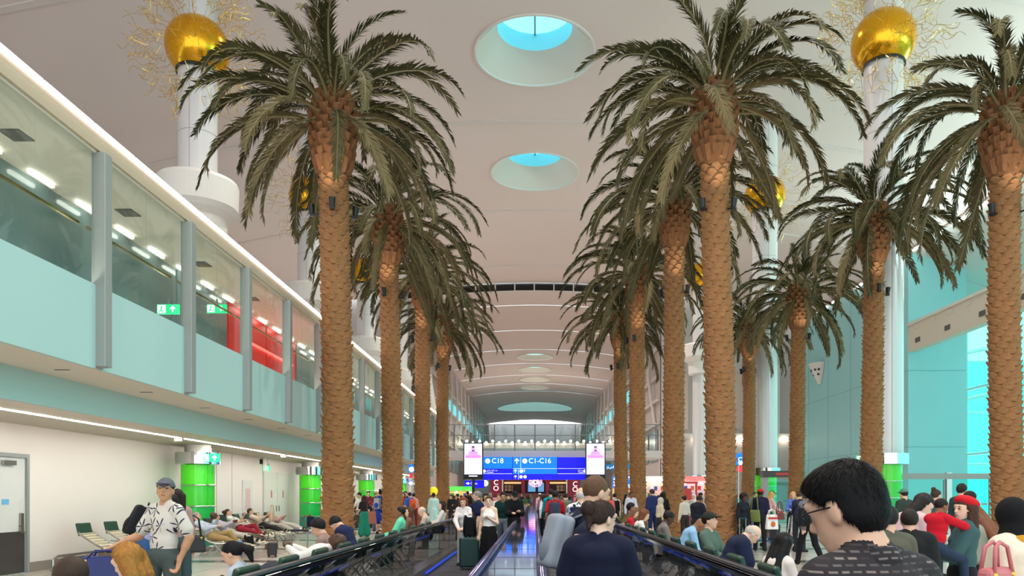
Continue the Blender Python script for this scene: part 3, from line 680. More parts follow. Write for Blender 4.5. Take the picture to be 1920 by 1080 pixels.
MB().box((0, 0, 1.5), (.5, .1, 1.0)).build('board', mat('kiosk_red', (200, 50, 40), .4), rk); MB().box((0, 0, 2.3), (1.1, .3, .1)).build('roof', mat('kiosk_red', (200, 50, 40), .4), rk)
for s_ in (-1, 1): MB().box((s_*.5, 0, 1.15), (.08, .1, 2.3)).build('leg', mat('kiosk_red', (200, 50, 40), .4), rk)

# ------------------------------------------------------------ moving walkways
M_belt = mat('walkway_belt', (44, 44, 50), .6, bump=.3, bs=60)
M_deck = mat('polished_divider', (140, 152, 196), .06, metal=.9)  # blue of the sign's reflection is put into the base colour
M_rail = mat('handrail_rubber', (34, 32, 38), .28)
M_bal = glassmat('balustrade_glass', (.6, .63, .66), .08)
wk = struct(thing('moving_walkway', 'pair of moving walkways with glass balustrades', None))
ZB = .97
for x0, x1, y1 in ((-2.2, -.6, 70), (.14, 1.78, 70)):
    MB().box2((x0, -6, .0), (x1, y1, .02)).build('belt', M_belt, wk)
    for k in range(30): MB().box2((x0, 3+1.4*k, .02), (x1, 3.02+1.4*k, .024)).build('tread_line', mat('tread_line', (60, 60, 66), .5), wk)
def balustrade(x, y0, y1, side):
    t = struct(thing('balustrade', None, None)); t['label'] = 'outer glass balustrade of the moving walkway on the %s' % ('left' if side < 0 else 'right')
    n = int((y1-y0)/1.9)
    for k in range(n):
        a = y0+(y1-y0)*k/n; b = y0+(y1-y0)*(k+1)/n
        MB().box2((x-.008, a+.01, .2), (x+.008, b-.01, ZB-.06)).build('glass_pane', M_bal, t)
    MB().box2((x-.1, y0, 0), (x+.1, y1, .18)).build('skirt', mat('skirt_steel', (150, 148, 160), .2, metal=.9), t)
    MB().box2((x-.14, y0, .18), (x+.14, y1, .21)).build('skirt_cap', M_steel, t)
    MB().tube([(x, y0, ZB), (x, y1-.3, ZB), (x, y1, ZB-.15), (x, y1+.1, ZB-.4), (x, y1, ZB-.65)], .045, 8, sq=.7).build('handrail', M_rail, t, smooth=True)
    MB().box2((x-.05, y0, ZB-.075), (x+.05, y1-.3, ZB-.035)).build('rail_channel', M_chrome, t)
balustrade(-2.3, -6, 22, -1); balustrade(1.87, -6, 21, 1)
dv = struct(thing('walkway_divider', 'mirror polished divider deck between the two walkways', None))
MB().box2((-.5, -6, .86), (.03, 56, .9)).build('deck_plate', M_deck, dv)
MB().box2((-.5, -6, .1), (-.47, 56, .86)).build('side_glass', M_bal, dv); MB().box2((0, -6, .1), (.03, 56, .86)).build('side_glass', M_bal, dv)
for x_ in (-.53, .06): MB().tube([(x_, -6, .93), (x_, 56, .93)], .045, 8).build('handrail', mat('violet_rail', (92, 84, 120), .15, metal=.6), dv, smooth=True)
for k in range(40): MB().box2((-.5, 2+1.35*k, .9), (.03, 2.015+1.35*k, .902)).build('plate_joint', M_dark, dv)
MB().box2((-.62, -6, 0), (-.5, 56, .12)).build('skirt', MATS['skirt_steel'], dv); MB().box2((.03, -6, 0), (.15, 56, .12)).build('skirt', MATS['skirt_steel'], dv)
for x_ in (-.57, .1): MB().box2((x_-.015, -6, .12), (x_+.015, 56, .14)).build('blue_light_line', mat('blue_led', (30, 80, 255), .4, emit=(.02, .12, 1), es=.45), dv)
MB().box2((-2.2, 15, .05), (-2.18, 21, .08)).build('blue_light_line', MATS['blue_led'], dv)

# ------------------------------------------------------------ palms
def leaf_mat(name, c1, c2):
    m = bpy.data.materials.new(name); m.use_nodes = True; nt = m.node_tree; b = nt.nodes['Principled BSDF']; b.inputs['Roughness'].default_value = .75; b.inputs['Specular IOR Level'].default_value = .15
    oi = nt.nodes.new('ShaderNodeObjectInfo'); tc = nt.nodes.new('ShaderNodeTexCoord'); no = nt.nodes.new('ShaderNodeTexNoise'); no.inputs['Scale'].default_value = 3
    nt.links.new(tc.outputs['Object'], no.inputs['Vector'])
    ad = nt.nodes.new('ShaderNodeMath'); ad.operation = 'MULTIPLY_ADD'; ad.inputs[1].default_value = .7
    sb = nt.nodes.new('ShaderNodeMath'); sb.operation = 'MULTIPLY'; sb.inputs[1].default_value = .45
    nt.links.new(no.outputs['Fac'], sb.inputs[0]); nt.links.new(oi.outputs['Random'], ad.inputs[0]); nt.links.new(sb.outputs[0], ad.inputs[2])
    mx = nt.nodes.new('ShaderNodeMix'); mx.data_type = 'RGBA'; mx.inputs[6].default_value = (*srgb(c1), 1); mx.inputs[7].default_value = (*srgb(c2), 1)
    nt.links.new(ad.outputs[0], mx.inputs[0]); nt.links.new(mx.outputs[2], b.inputs['Base Color'])
    return m
M_leaf = leaf_mat('palm_leaf', (36, 44, 22), (98, 92, 60))
M_leafd = leaf_mat('palm_leaf_dry', (58, 58, 34), (128, 114, 80))
M_rach = mat('palm_rachis', (128, 118, 80), .5)
M_trunk = mat('palm_trunk', (158, 112, 70), .85, var=.35, vs=9, bump=.5, bs=50)
M_stub = mat('palm_leaf_base', (136, 92, 56), .85, var=.35, vs=7, bump=.4, bs=40)
def frond_mesh(seed, e0, e1, L, m):
    r = random.Random(seed); n = 15; mb = MB(); pts = []; p = Vector((0, 0, 0)); tg = []
    side = r.uniform(-.35, .35)
    for i in range(n):
        f = i/(n-1); e = R(e0+(e1-e0)*f**1.15); az = side*f*f
        t = Vector((cos(e)*cos(az), cos(e)*sin(az), sin(e))); pts.append(p.copy()); tg.append(t); p = p+t*(L/(n-1))
    mb.tube(pts, [.045*(1-.85*i/(n-1)) for i in range(n)], 4, mi=1)
    nl = int(L*22); tw = r.uniform(-.5, .5)
    for k in range(nl):
        f = .1+.89*k/(nl-1); x = f*(n-1); i = min(int(x), n-2); u = x-i
        b = pts[i].lerp(pts[i+1], u); t = tg[i].lerp(tg[i+1], u).normalized()
        sd = t.cross(Vector((0, 0, 1)))
        if sd.length < .1: sd = Vector((0, 1, 0))
        sd.normalize(); up = sd.cross(t); q = Matrix.Rotation(tw*f, 3, t); sd = q @ sd; up = q @ up
        ll = (.56*min(1, (f/.25)**.6)*(1-.55*max(0, (f-.5)/.5)**1.5))*r.uniform(.85, 1.1)
        for s in (-1, 1):
            op = R(r.uniform(18, 36)); d = (t*cos(op)+sd*s*sin(op)+up*r.uniform(.02, .34)).normalized()
            dr = r.uniform(.18, .5)
            mid = b+d*ll*.55; d2 = (d+Vector((0, 0, -dr))).normalized(); tip = mid+d2*ll*.5
            wv = t.cross(d); wv = (wv.cross(d)).normalized()*.021
            a = len(mb.v); mb.v += [tuple(b-wv*.6), tuple(b+wv*.6), tuple(mid+wv), tuple(mid-wv), tuple(tip)]; mb.f += [(a, a+1, a+2, a+3), (a+3, a+2, a+4)]; mb.m += [0, 0]
    return mb.mesh('frond', [m, M_rach])
CL = {'up': [frond_mesh(i, 80-7*i, 0-20*i, 3.3, M_leaf) for i in range(3)],
      'mid': [frond_mesh(10+i, 56-8*i, -58-7*i, 4.6, M_leaf) for i in range(4)],
      'low': [frond_mesh(20+i, 30-9*i, -80, 4.7, M_leaf) for i in range(4)],
      'hang': [frond_mesh(30+i, 6-20*i, -88, 4.1+.2*i, M_leafd) for i in range(3)]}
def trunk_mesh(seed, H, r0, r1):
    r = random.Random(seed); rows = int(H/.175); sub = 5; na = 72; nz = rows*sub+1; vs = []
    z = np.linspace(0, H, nz)[:, None]; th = np.linspace(0, 2*pi, na, endpoint=False)[None, :]
    K = 7
    row = z/.175; ri = np.floor(row); fr = row-ri
    ph = (th/(2*pi)*K+.5*(ri % 2)+.13*ri) % 1
    lens = np.clip(1-(np.abs(ph-.5)*2)**2, 0, 1)
    hump = np.where(fr < .78, (fr/.78)**.8, (1-fr)/.22)          # each scale swells upwards then tucks in
    jit = np.sin(ri*12.9898+np.floor(th/(2*pi)*K+.5*(ri % 2)+.13*ri)*78.233)*.5+.5
    base = r0+(r1-r0)*(z/H)+.05*np.exp(-z/.5)
    rad = base+.12*hump*(.25+.75*lens)*(.65+.5*jit)-.02
    zz = z+.085*lens*(fr > .3)*(1-0*th)
    ax = .10*np.sin(z/H*2.2+seed); ay = .06*np.sin(z/H*3+seed*2)
    x = rad*np.cos(th)+ax-.10*sin(seed); y = rad*np.sin(th)+ay-.06*sin(seed*2)
    V = np.stack([x, y, zz+0*x], -1).reshape(-1, 3)
    idx = np.arange(nz*na).reshape(nz, na); a = idx[:-1, :]; b = np.roll(a, -1, 1); d = idx[1:, :]; c = np.roll(d, -1, 1)
    Fc = np.stack([a, b, c, d], -1).reshape(-1, 4)
    me = bpy.data.meshes.new('trunk'); me.from_pydata(V.tolist(), [], Fc.tolist()); me.materials.append(M_trunk); me.update()
    return me, (float(ax[-1, 0]-.10*sin(seed)), float(ay[-1, 0]-.06*sin(seed*2)))
def stubs_mesh(seed, r1):
    r = random.Random(seed); mb = MB(); nr = 12
    mb.lathe([(r1, -.15), (r1*1.12, .3), (r1*1.32, .9), (r1*1.22, 1.7), (r1*.7, 2.2), (.05, 2.45)], 20)
    for i in range(nr):
        z = -.05+i*.185; n = 11; rr = r1*(1.02+.3*sin(min(1, i/6)*pi/2)-(.5*max(0, (i-8)/4)))
        for k in range(n):
            a = 2*pi*(k+.5*(i % 2)+r.uniform(-.12, .12))/n; o = Vector((cos(a), sin(a), 0)); tn = Vector((-sin(a), cos(a), 0))
            L = .34+.1*(i < 4); b = o*rr*.93+Vector((0, 0, z)); e = o*(rr+.10+.05*r.random())+Vector((0, 0, z+L))
            w0, w1 = .1, .125
            vs = [b-tn*w0, b+tn*w0, e+tn*w1, e-tn*w1, e+o*-.12+tn*w1*.8+Vector((0, 0, .06)), e+o*-.12-tn*w1*.8+Vector((0, 0, .06)), b+o*.07, e+o*.05-Vector((0, 0, .05))]
            mb.add(vs, [(0, 6, 7, 3), (6, 1, 2, 7), (3, 7, 2), (3, 2, 4, 5), (1, 4, 2), (0, 3, 5)])
    return mb.mesh('leaf_bases', M_stub)
def flood_mesh():
    mb = MB(); mb.tube([(0, 0, 0), (.16, 0, 0)], .025, 6); mb.box((.2, 0, 0), (.04, .16, .06)); mb.tube([(.2, 0, -.02), (.23, 0, .26)], [.07, .1], 10); mb.box((.2, 0, -.04), (.12, .12, .08))
    return mb.mesh('floodlight', M_black)
FLOOD = flood_mesh(); TR = {}
def palm(x, y, ztop, label, k, r0=.40, zfl=None, rz=0., lit=60, floods=3):
    """ztop: height of the crown heart"""
    t = thing('date_palm', label, 'palm tree', (x, y, 0), 0, 'date palms along the concourse')
    key = k % 3
    H = ztop-2.1
    if key not in TR:
        TR[key] = (trunk_mesh(key+1, 11.2, .40, .35), stubs_mesh(key+5, .40))
    (tm, off), sm = TR[key]
    s = H/11.2; q = r0/.40
    o = link('trunk', tm, t); o.scale = (q, q, s); o.rotation_euler = (0, 0, rz)
    c = Vector((off[0]*q*cos(rz)-off[1]*q*sin(rz), off[0]*q*sin(rz)+off[1]*q*cos(rz), H))
    o = link('leaf_bases', sm, t); o.location = c; o.scale = (q, q, 1); o.rotation_euler = (0, 0, rz*2); o['kind'] = 'stuff'
    r = random.Random(100+k)
    for cls, n, z0, rad in (('up', 7, 2.25, .1), ('mid', 16, 2.05, .22), ('low', 19, 1.8, .34), ('hang', 17, 1.55, .42)):
        for i in range(n):
            a = 2*pi*(i+r.uniform(-.35, .35))/n+r.random()*.2
            fo = link('frond', r.choice(CL[cls]), t)
            fo.location = c+Vector((cos(a)*rad*q, sin(a)*rad*q, z0+r.uniform(-.15, .15)))
            fo.rotation_euler = (r.uniform(-.35, .35), r.uniform(-.12, .12), a); sc_ = r.uniform(.78, 1.02); fo.scale = (sc_, sc_, sc_)
    zf = zfl or H*.87
    for i in range(floods):
        a = rz-pi/2+(i-1)*R(95)+.2; f = link('floodlight', FLOOD, t); rr = .38*q
        f.location = (c.x*.9+cos(a)*rr, c.y*.9+sin(a)*rr, zf); f.rotation_euler = (0, 0, a)
    if lit:
        for a in (-pi/2,):
            la = lamp('palm_floodlight', 'SPOT', (x+c.x+cos(a)*1.0, y+c.y+sin(a)*1.0, zf+.2), lit, (1, .86, .72), rot=(R(180), 0, 0), spot_size=R(120), spot_blend=.8, shadow_soft_size=.08)
    return t
od = ['nearest', 'second', 'third', 'fourth and farthest']
for i, (px, y, zt) in enumerate(((633, 22, 13.15), (736, 31, 13.3), (791, 39.5, 13.6), (831, 49, 13.2))):
    palm(PX(px, y), y, zt, '%s date palm in the left row beside the walkway' % od[i], i, r0=.43 if i == 0 else .40, zfl=PZ((405, 560, 640, 690)[i], y), rz=i*1.3)
for i, (px, y, zt) in enumerate(((1352, 22, 13.5), (1262, 29.6, 13.6), (1197, 38.5, 13.5), (1166, 46.5, 13.0))):
    palm(PX(px, y), y, zt, '%s date palm in the right row beside the walkway' % od[i], i+4, r0=.42 if i == 0 else .40, zfl=PZ((400, 553, 640, 690)[i], y), rz=i*1.7+.6)
for i, (px, y, zt) in enumerate(((1893, 22, 13.2), (1632, 30.7, 13.3), (1492, 41, 12.9), (1401, 49, 13.0))):
    palm(PX(px, y), y, zt, '%s date palm in the outer right row by the aqua wall' % od[i], i+8, r0=.42 if i == 0 else .40, zfl=PZ((405, 552, 637, 697)[i], y), rz=i*1.1+.3)
# ------------------------------------------------------------ people: bodies grown as one surface from blended shapes
def surface_nets(Fd, org, h):
    s = Fd < 0; nx, ny, nz = Fd.shape
    cs = [(i, j, k) for i in (0, 1) for j in (0, 1) for k in (0, 1)]
    sl = lambda c: (slice(c[0], nx-1+c[0]), slice(c[1], ny-1+c[1]), slice(c[2], nz-1+c[2]))
    cnt = sum(s[sl(c)].astype(np.int8) for c in cs); mk = (cnt > 0) & (cnt < 8)
    ci = np.argwhere(mk); idx = -np.ones(mk.shape, np.int64); idx[mk] = np.arange(len(ci))
    pos = np.zeros((len(ci), 3)); num = np.zeros(len(ci))
    for a in cs:
        for ax in range(3):
            if a[ax]: continue
            b = list(a); b[ax] = 1
            fa = Fd[ci[:, 0]+a[0], ci[:, 1]+a[1], ci[:, 2]+a[2]]; fb = Fd[ci[:, 0]+b[0], ci[:, 1]+b[1], ci[:, 2]+b[2]]
            m = (fa < 0) != (fb < 0); t = np.where(m, fa/np.where(fa == fb, 1, fa-fb), 0)
            p = np.tile(np.array(a, float), (len(ci), 1)); p[:, ax] += t; pos += p*m[:, None]; num += m
    V = (ci+pos/np.maximum(num, 1)[:, None])*h+org
    Q = []
    for ax in range(3):
        o1, o2 = [(1, 2), (2, 0), (0, 1)][ax]
        A = s; n_ = [nx, ny, nz]
        lo = [slice(1, -1)]*3; hi = [slice(1, -1)]*3; lo[ax] = slice(0, -1); hi[ax] = slice(1, None)
        a = A[tuple(lo)]; b = A[tuple(hi)]; d = np.argwhere(a != b)
        if not len(d): continue
        g = d+np.array([0 if q == ax else 1 for q in range(3)])
        def cell(d1, d2):
            c = g.copy(); c[:, o1] += d1; c[:, o2] += d2; return idx[c[:, 0], c[:, 1], c[:, 2]]
        q = np.stack([cell(-1, -1), cell(0, -1), cell(0, 0), cell(-1, 0)], 1)
        flip = ~a[tuple(d.T)]; q[flip] = q[flip][:, ::-1]; Q.append(q)
    return V, np.concatenate(Q)
def sd_prim(p, X):
    if p[0] == 'c':
        a, b, ra, rb = np.array(p[1]), np.array(p[2]), p[3], p[4]; ba = b-a; d = X-a
        t = np.clip((d@ba)/max(ba@ba, 1e-9), 0, 1); return np.linalg.norm(d-t[..., None]*ba, axis=-1)-(ra+(rb-ra)*t)
    c, Rm, r = np.array(p[1]), np.array(p[2]), np.array(p[3]); q = (X-c)@Rm
    k0 = np.linalg.norm(q/r, axis=-1); k1 = np.linalg.norm(q/(r*r), axis=-1); return k0*(k0-1)/np.maximum(k1, 1e-6)
def bounds(p):
    if p[0] == 'c':
        a, b = np.array(p[1]), np.array(p[2]); r = max(p[3], p[4]); return np.minimum(a, b)-r, np.maximum(a, b)+r
    c = np.array(p[1]); e = np.sqrt(((np.array(p[2])*np.array(p[3]))**2).sum(1)); return c-e, c+e
def grow(prims, h, k=.02, cut=None, noise=0., ns=90.):
    B = [bounds(p) for p in prims]; lo = np.min([b[0] for b in B], 0)-3*h-.02; hi = np.max([b[1] for b in B], 0)+3*h+.02
    n = np.ceil((hi-lo)/h).astype(int)+1; Fd = np.full(n, .06)
    ax = [lo[i]+h*np.arange(n[i]) for i in range(3)]
    for p, (b0, b1) in zip(prims, B):
        i0 = np.maximum(np.floor((b0-.06-lo)/h).astype(int), 0); i1 = np.minimum(np.ceil((b1+.06-lo)/h).astype(int)+1, n)
        X = np.stack(np.meshgrid(*[ax[q][i0[q]:i1[q]] for q in range(3)], indexing='ij'), -1)
        d = np.minimum(sd_prim(p, X), .06); v = Fd[i0[0]:i1[0], i0[1]:i1[1], i0[2]:i1[2]]
        hh = np.clip(.5+.5*(v-d)/k, 0, 1); v[...] = np.minimum(v, np.where(np.abs(v-d) < k, v*(1-hh)+d*hh-k*hh*(1-hh), np.minimum(v, d)))
    if cut or noise:
        X = np.stack(np.meshgrid(*ax, indexing='ij'), -1)
        if noise: Fd = Fd+noise*np.sin(X[..., 0]*ns+2*np.sin(X[..., 2]*ns*.5))*np.sin(X[..., 1]*ns*.9+1.3*np.sin(X[..., 0]*ns*.6))*np.sin(X[..., 2]*ns*.4+.7)
        if cut: Fd = np.maximum(Fd, cut(X))
    return surface_nets(Fd, lo, h)
def mesh_np(name, V, Q, mi=None, mats=()):
    me = bpy.data.meshes.new(name); me.from_pydata(V.tolist(), [], Q.tolist())
    for m in mats: me.materials.append(m)
    if mi is not None: me.polygons.foreach_set('material_index', mi.astype(np.int32))
    me.polygons.foreach_set('use_smooth', np.ones(len(Q), bool)); me.update(); return me
I3 = np.eye(3)
def rx(a): a = R(a); return np.array([[1, 0, 0], [0, cos(a), -sin(a)], [0, sin(a), cos(a)]])
def ry(a): a = R(a); return np.array([[cos(a), 0, sin(a)], [0, 1, 0], [-sin(a), 0, cos(a)]])
def rzm(a): a = R(a); return np.array([[cos(a), -sin(a), 0], [sin(a), cos(a), 0], [0, 0, 1]])
# arms: upper forward, upper outward, fore forward, fore outward   legs: thigh forward, out, shin forward, out
DEF = dict(lean=2, twist=0, side=0, hyaw=0, hpitch=0, htilt=0, LA=(2, 8, 14, 4), RA=(2, 8, 14, 4), LL=(0, 3, -2, 2), RL=(0, 3, -2, 2), seat=None)
POSES = {
 'stand': {}, 'stand2': dict(LA=(10, 10, 75, -25), RA=(0, 10, 20, 2), RL=(6, 6, -4, 4), hyaw=15),
 'phone': dict(LA=(20, 6, 105, -22), RA=(22, 6, 95, -20), hpitch=-22, lean=4),
 'walk': dict(lean=4, LA=(-18, 8, 2, 4), RA=(20, 8, 42, 2), LL=(22, 2, 10, 1), RL=(-14, 2, -34, 1)),
 'walk2': dict(lean=4, RA=(-16, 8, 4, 4), LA=(18, 8, 48, -4), RL=(20, 2, 8, 1), LL=(-12, 2, -30, 1)),
 'push': dict(lean=8, LA=(32, 6, 72, -2), RA=(32, 6, 72, -2), LL=(12, 3, 2, 2), RL=(-8, 3, -22, 2)),
 'folded': dict(LA=(16, 10, 88, -48), RA=(14, 10, 84, -46), RL=(4, 6, -2, 4)),
 'lookdown': dict(hpitch=-30, LA=(12, 8, 60, -18), RA=(8, 8, 40, -6), lean=5),
 'sit': dict(lean=10, LA=(28, 8, 62, -14), RA=(28, 8, 62, -14), LL=(84, 8, 4, 2), RL=(84, 8, 4, 2), hpitch=-14, seat=.47),
 'situp': dict(lean=-6, LA=(20, 10, 58, -16), RA=(26, 8, 70, -16), LL=(82, 6, 8, 2), RL=(84, 9, 2, 2), hyaw=10, seat=.47),
 'hunch': dict(lean=30, LA=(40, 10, 78, -20), RA=(40, 10, 78, -20), LL=(84, 10, -4, 3), RL=(84, 10, -4, 3), hpitch=-26, seat=.47),
 'recline': dict(lean=-48, LA=(20, 10, 70, -26), RA=(22, 10, 72, -26), LL=(84, 7, 62, 4), RL=(86, 7, 66, 3), hpitch=-30, seat=.46),
 'recline2': dict(lean=-46, LA=(24, 12, 96, -20), RA=(16, 12, 60, -30), LL=(104, 8, 40, 2), RL=(82, 6, 70, 4), hpitch=-26, hyaw=20, seat=.46),
 'asleep': dict(lean=-62, LA=(10, 16, 60, -30), RA=(10, 16, 60, -30), LL=(84, 7, 66, 4), RL=(86, 7, 66, 3), hpitch=8, hyaw=10, seat=.46),
 'bend': dict(lean=26, LA=(40, 8, 60, -6), RA=(36, 8, 56, -6), hpitch=-16, hyaw=-30, LL=(6, 4, -4, 2)),
 'bag': dict(LA=(4, 12, 60, 10), RA=(2, 8, 10, 4), hyaw=-10),
 'floral': dict(lean=-3, twist=8, hyaw=34, hpitch=8, RA=(10, 26, 55, 40), LA=(-16, 20, 14, -14), LL=(2, 8, -2, 4), RL=(6, 7, 0, 4)),
 'girl': dict(lean=0, RA=(-4, 9, 6, 8), LA=(16, 10, 118, -34), LL=(10, 3, 2, 1), RL=(-6, 2, -14, 1), hpitch=2),
 'lady': dict(lean=12, LA=(34, 8, 60, -24), RA=(34, 8, 60, -24), hyaw=8),
 'gent': dict(lean=2, twist=20, hyaw=0, RA=(64, 20, 74, 12), LA=(4, 8, 16, 4)),
 'fgman': dict(lean=14, hyaw=8, hpitch=4, LA=(12, 14, 30, 0), RA=(-46, 24, -20, 14)),
 'fgwoman': dict(lean=3, hyaw=-46, hpitch=-4, LA=(20, 14, 70, -20), RA=(20, 14, 70, -20)),
 'near': dict(lean=5, hyaw=22, hpitch=-13, htilt=-3, LA=(18, 12, 62, -14), RA=(18, 12, 62, -14)),
 'carry': dict(lean=-4, LA=(20, 18, 92, -30), RA=(20, 18, 92, -30), hyaw=40),
 'child': dict(lean=14, LA=(84, 16, 84, 4), RA=(84, 16, 88, 0), LL=(64, 24, -4, 6), RL=(64, 24, -4, 6), hyaw=-24),
 'seatphone': dict(lean=6, RA=(30, 8, 112, -4), LA=(28, 8, 100, -22), LL=(84, 7, 4, 2), RL=(84, 7, 4, 2), hpitch=-14, seat=.47),
}
TEMPL = {}
def template(pose, sleeve, low, fem, h, fingers, bulk=0., hood=False):
    key = (pose, sleeve, low, fem, h, fingers, bulk)
    if key in TEMPL: return TEMPL[key]
    p = dict(DEF); p.update(POSES[pose]); pr = []; tg = []
    def C(a, b, ra, rb, t): pr.append(('c', tuple(a), tuple(b), ra, rb)); tg.append(t)
    def E(c, Rm, r, t): pr.append(('e', tuple(c), Rm, tuple(r))); tg.append(t)
    Rt = rzm(-p['twist'])@ry(p['side'])@rx(-p['lean']); sw = .142 if fem else .16; hw = .098 if fem else .09
    pel = np.array([0, 0, 0.]); g = .006+bulk
    V = lambda x, y, z: pel+Rt@np.array([x, y, z])
    tw = 1 if not fem else .9
    up = 1 if sleeve >= 0 else 0
    E(V(0, -.005, .0), Rt, ((.168 if fem else .16)+g, .118+g, .135), 2)
    E(V(0, .0, .15), Rt, ((.132 if fem else .148)+g, .105+g, .17), 1)
    E(V(0, .005, .33), Rt, (.158*tw+g, .108+g, .19), 1)
    E(V(0, -.03, .42), Rt, (.15*tw+g, .085+g, .11), 1 if sleeve >= 0 else 0)
    if fem:
        for s in (-1, 1): E(V(s*.065, .095, .33), Rt, (.062, .055, .062), 1)
    nb = V(0, -.01, .50); C(V(-sw+.03, -.005, .465), V(sw-.03, -.005, .465), (.054+g), (.054+g), 1 if sleeve >= 0 else 0)
    for s in (-1, 1): C(V(s*.03, -.015, .52), V(s*(sw-.02), -.005, .475), .048+g*.5, .055+g, 1 if sleeve >= 0 else 0)
    Rh = Rt@rzm(p['hyaw'])@rx(p['hpitch'])@ry(p['htilt'])
    hc = V(0, .005, .555)+Rh@np.array([0, .022, .112])
    C(nb, hc+Rh@np.array([0, -.025, -.05]), .058 if not fem else .05, .054 if not fem else .046, 0)
    Hd = lambda x, y, z: hc+Rh@np.array([x, y, z])
    E(Hd(0, -.008, .022), Rh, (.075, .095, .096), 0); E(Hd(0, .026, -.035), Rh, (.058, .064, .083), 0); E(Hd(0, .052, -.094), Rh, (.03, .03, .024), 0)
    C(Hd(0, .086, .01), Hd(0, .104, -.028), .009, .014, 0)
    E(Hd(0, .075, .036), Rh, (.05, .016, .012), 0)
    for s in (-1, 1):
        E(Hd(s*.076, -.004, -.012), Rh@rzm(s*18), (.009, .018, .029), 0); E(Hd(s*.031, .078, .008), Rh, (.0125, .011, .0065), 4)
        E(Hd(s*.033, .084, .032), Rh, (.017, .007, .0035), 4)
    E(Hd(0, .083, -.064), Rh, (.023, .011, .009), 5)
    hands = {}
    for s, A in ((-1, p['LA']), (1, p['RA'])):
        dirv = lambda a, b: Rt@np.array([s*sin(R(b)), sin(R(a))*cos(R(b)), -cos(R(a))*cos(R(b))])
        sh = V(s*sw, -.005, .455); u = dirv(A[0], A[1]); f = dirv(A[2], A[3]); el = sh+u*.29; wr = el+f*.25
        ra = (.047 if not fem else .041)
        C(sh, el, ra, ra*.84, 0); C(el, wr, ra*.84, .026, 0); C(el+f*.02, el+f*.1, ra*.86, ra*.86, 0)
        if sleeve >= .2:
            e2 = sh+u*.29*min(1, sleeve*2*.72) if sleeve <= .5 else el
            C(sh, e2, ra+.014+g, ra+(.012 if sleeve > .5 else .02)+g, 1)
            if sleeve > .5: C(el, el+f*.25*(sleeve-.5)*2*.97, ra+.014+g, .038+g, 1)
        sdv = np.cross(f, Rt@np.array([0, 0, 1.]) if abs(f@(Rt@np.array([0, 0, 1.]))) < .9 else Rt@np.array([0, 1., 0])); sdv /= np.linalg.norm(sdv); nv = np.cross(sdv, f)
        Rp = np.stack([sdv, f, nv], 1); pc = wr+f*.05; E(pc, Rp, (.041, .055, .018), 0)
        if fingers:
            for q in range(4):
                o = (q-1.5)*.02; b0 = wr+f*.085+sdv*o; L = (.062, .072, .068, .052)[q]
                cu = .35+.1*q; m_ = b0+(f*cos(cu)-nv*sin(cu)*s)*L*.55; e_ = m_+(f*cos(cu*2.6)-nv*sin(cu*2.6)*s)*L*.5
                C(b0, m_, .0098, .009, 0); C(m_, e_, .009, .0075, 0)
        else:
            C(wr+f*.08, wr+f*.12-nv*s*.012, .034, .026, 0); 
        t0 = wr+f*.03-s*sdv*.03; C(t0, t0+(f*.7-s*sdv*.6)*.05, .0125, .011, 0); C(t0+(f*.7-s*sdv*.6)*.05, t0+(f*.9-s*sdv*.35)*.085, .011, .009, 0)
        hands[s] = (wr+f*.09, f)
    feet = []
    for s, A in ((-1, p['LL']), (1, p['RL'])):
        dv = lambda a, b: np.array([s*sin(R(b)), sin(R(a))*cos(R(b)), -cos(R(a))*cos(R(b))])
        hp = np.array([s*hw, 0, -.03]); t_, sn = dv(A[0], A[1]), dv(A[2], A[3]); kn = hp+t_*.42; an = kn+sn*.41
        lt = 2 if low in ('pants', 'shorts', 'jeans') else 0
        C(hp, kn, .083 if not fem else .086, .058, lt if low != 'shorts' else 2); C(kn, an, .056, .038, 2 if low in ('pants', 'jeans') else 0); C(kn+sn*.08-np.array([0, .015, 0]), kn+sn*.18-np.array([0, .012, 0]), .055, .05, 2 if low in ('pants', 'jeans') else 0)
        if low in ('pants', 'jeans'): C(kn, an+sn*.02, .066, .058, 2); C(hp, kn, .09, .07, 2)
        if low == 'shorts': C(hp, kn-t_*.02, .098, .088, 2)
        fd = np.array([s*.12, cos(R(max(A[2], 0)*.9)), sin(R(max(A[2], 0)*.9))]); fd /= np.linalg.norm(fd)
        C(an+sn*.03-fd*.03, an+sn*.055+fd*.13, .042, .036, 3); C(an+sn*.03, an, .045, .045, 3); feet.append(an+sn*.09)
        if low == 'skirt': C(hp*.4+np.array([0, 0, .06]), hp+t_*.40, .13, .125, 2)
        if low == 'long': C(hp*.3+np.array([0, 0, .04]), hp*.7+t_*.42, .135, .14, 2); C(hp*.7+t_*.42, hp*.8+t_*.42+sn*.33, .14, .15, 2)
    zmin = min(f[2] for f in feet) if p['seat'] is None else None
    off = np.array([0, 0, -zmin if zmin is not None else p['seat']+.11])
    Vv, Q = grow(pr, h, .022)
    fc = Vv[Q].mean(1); best = np.full(len(fc), 9.); mi = np.zeros(len(fc), np.int32)
    for q, t in zip(pr, tg):
        if t > 3: continue
        d = sd_prim(q, fc)-(.003 if t in (1, 2, 3) else 0); m = d < best; best[m] = d[m]; mi[m] = t
    q = (fc-hc)@Rh; ax_ = np.abs(q[:, 0]); fr = (q[:, 1] > .045) & (mi == 0)
    mi[fr & ((((ax_-.031)/.0125)**2+((q[:, 2]-.006)/.0062)**2 < 1) | (((ax_-.033)/.018)**2+((q[:, 2]-.031)/.0042)**2 < 1))] = 4
    mi[fr & ((q[:, 0]/.022)**2+((q[:, 2]+.064)/.0075)**2 < 1)] = 5
    Vv = Vv+off; me = mesh_np('person', Vv, Q, mi, [bpy.data.materials.get('slot') or mat('slot', (128, 128, 128))]*6)
    top = Hd(0, -.01, .12)+off
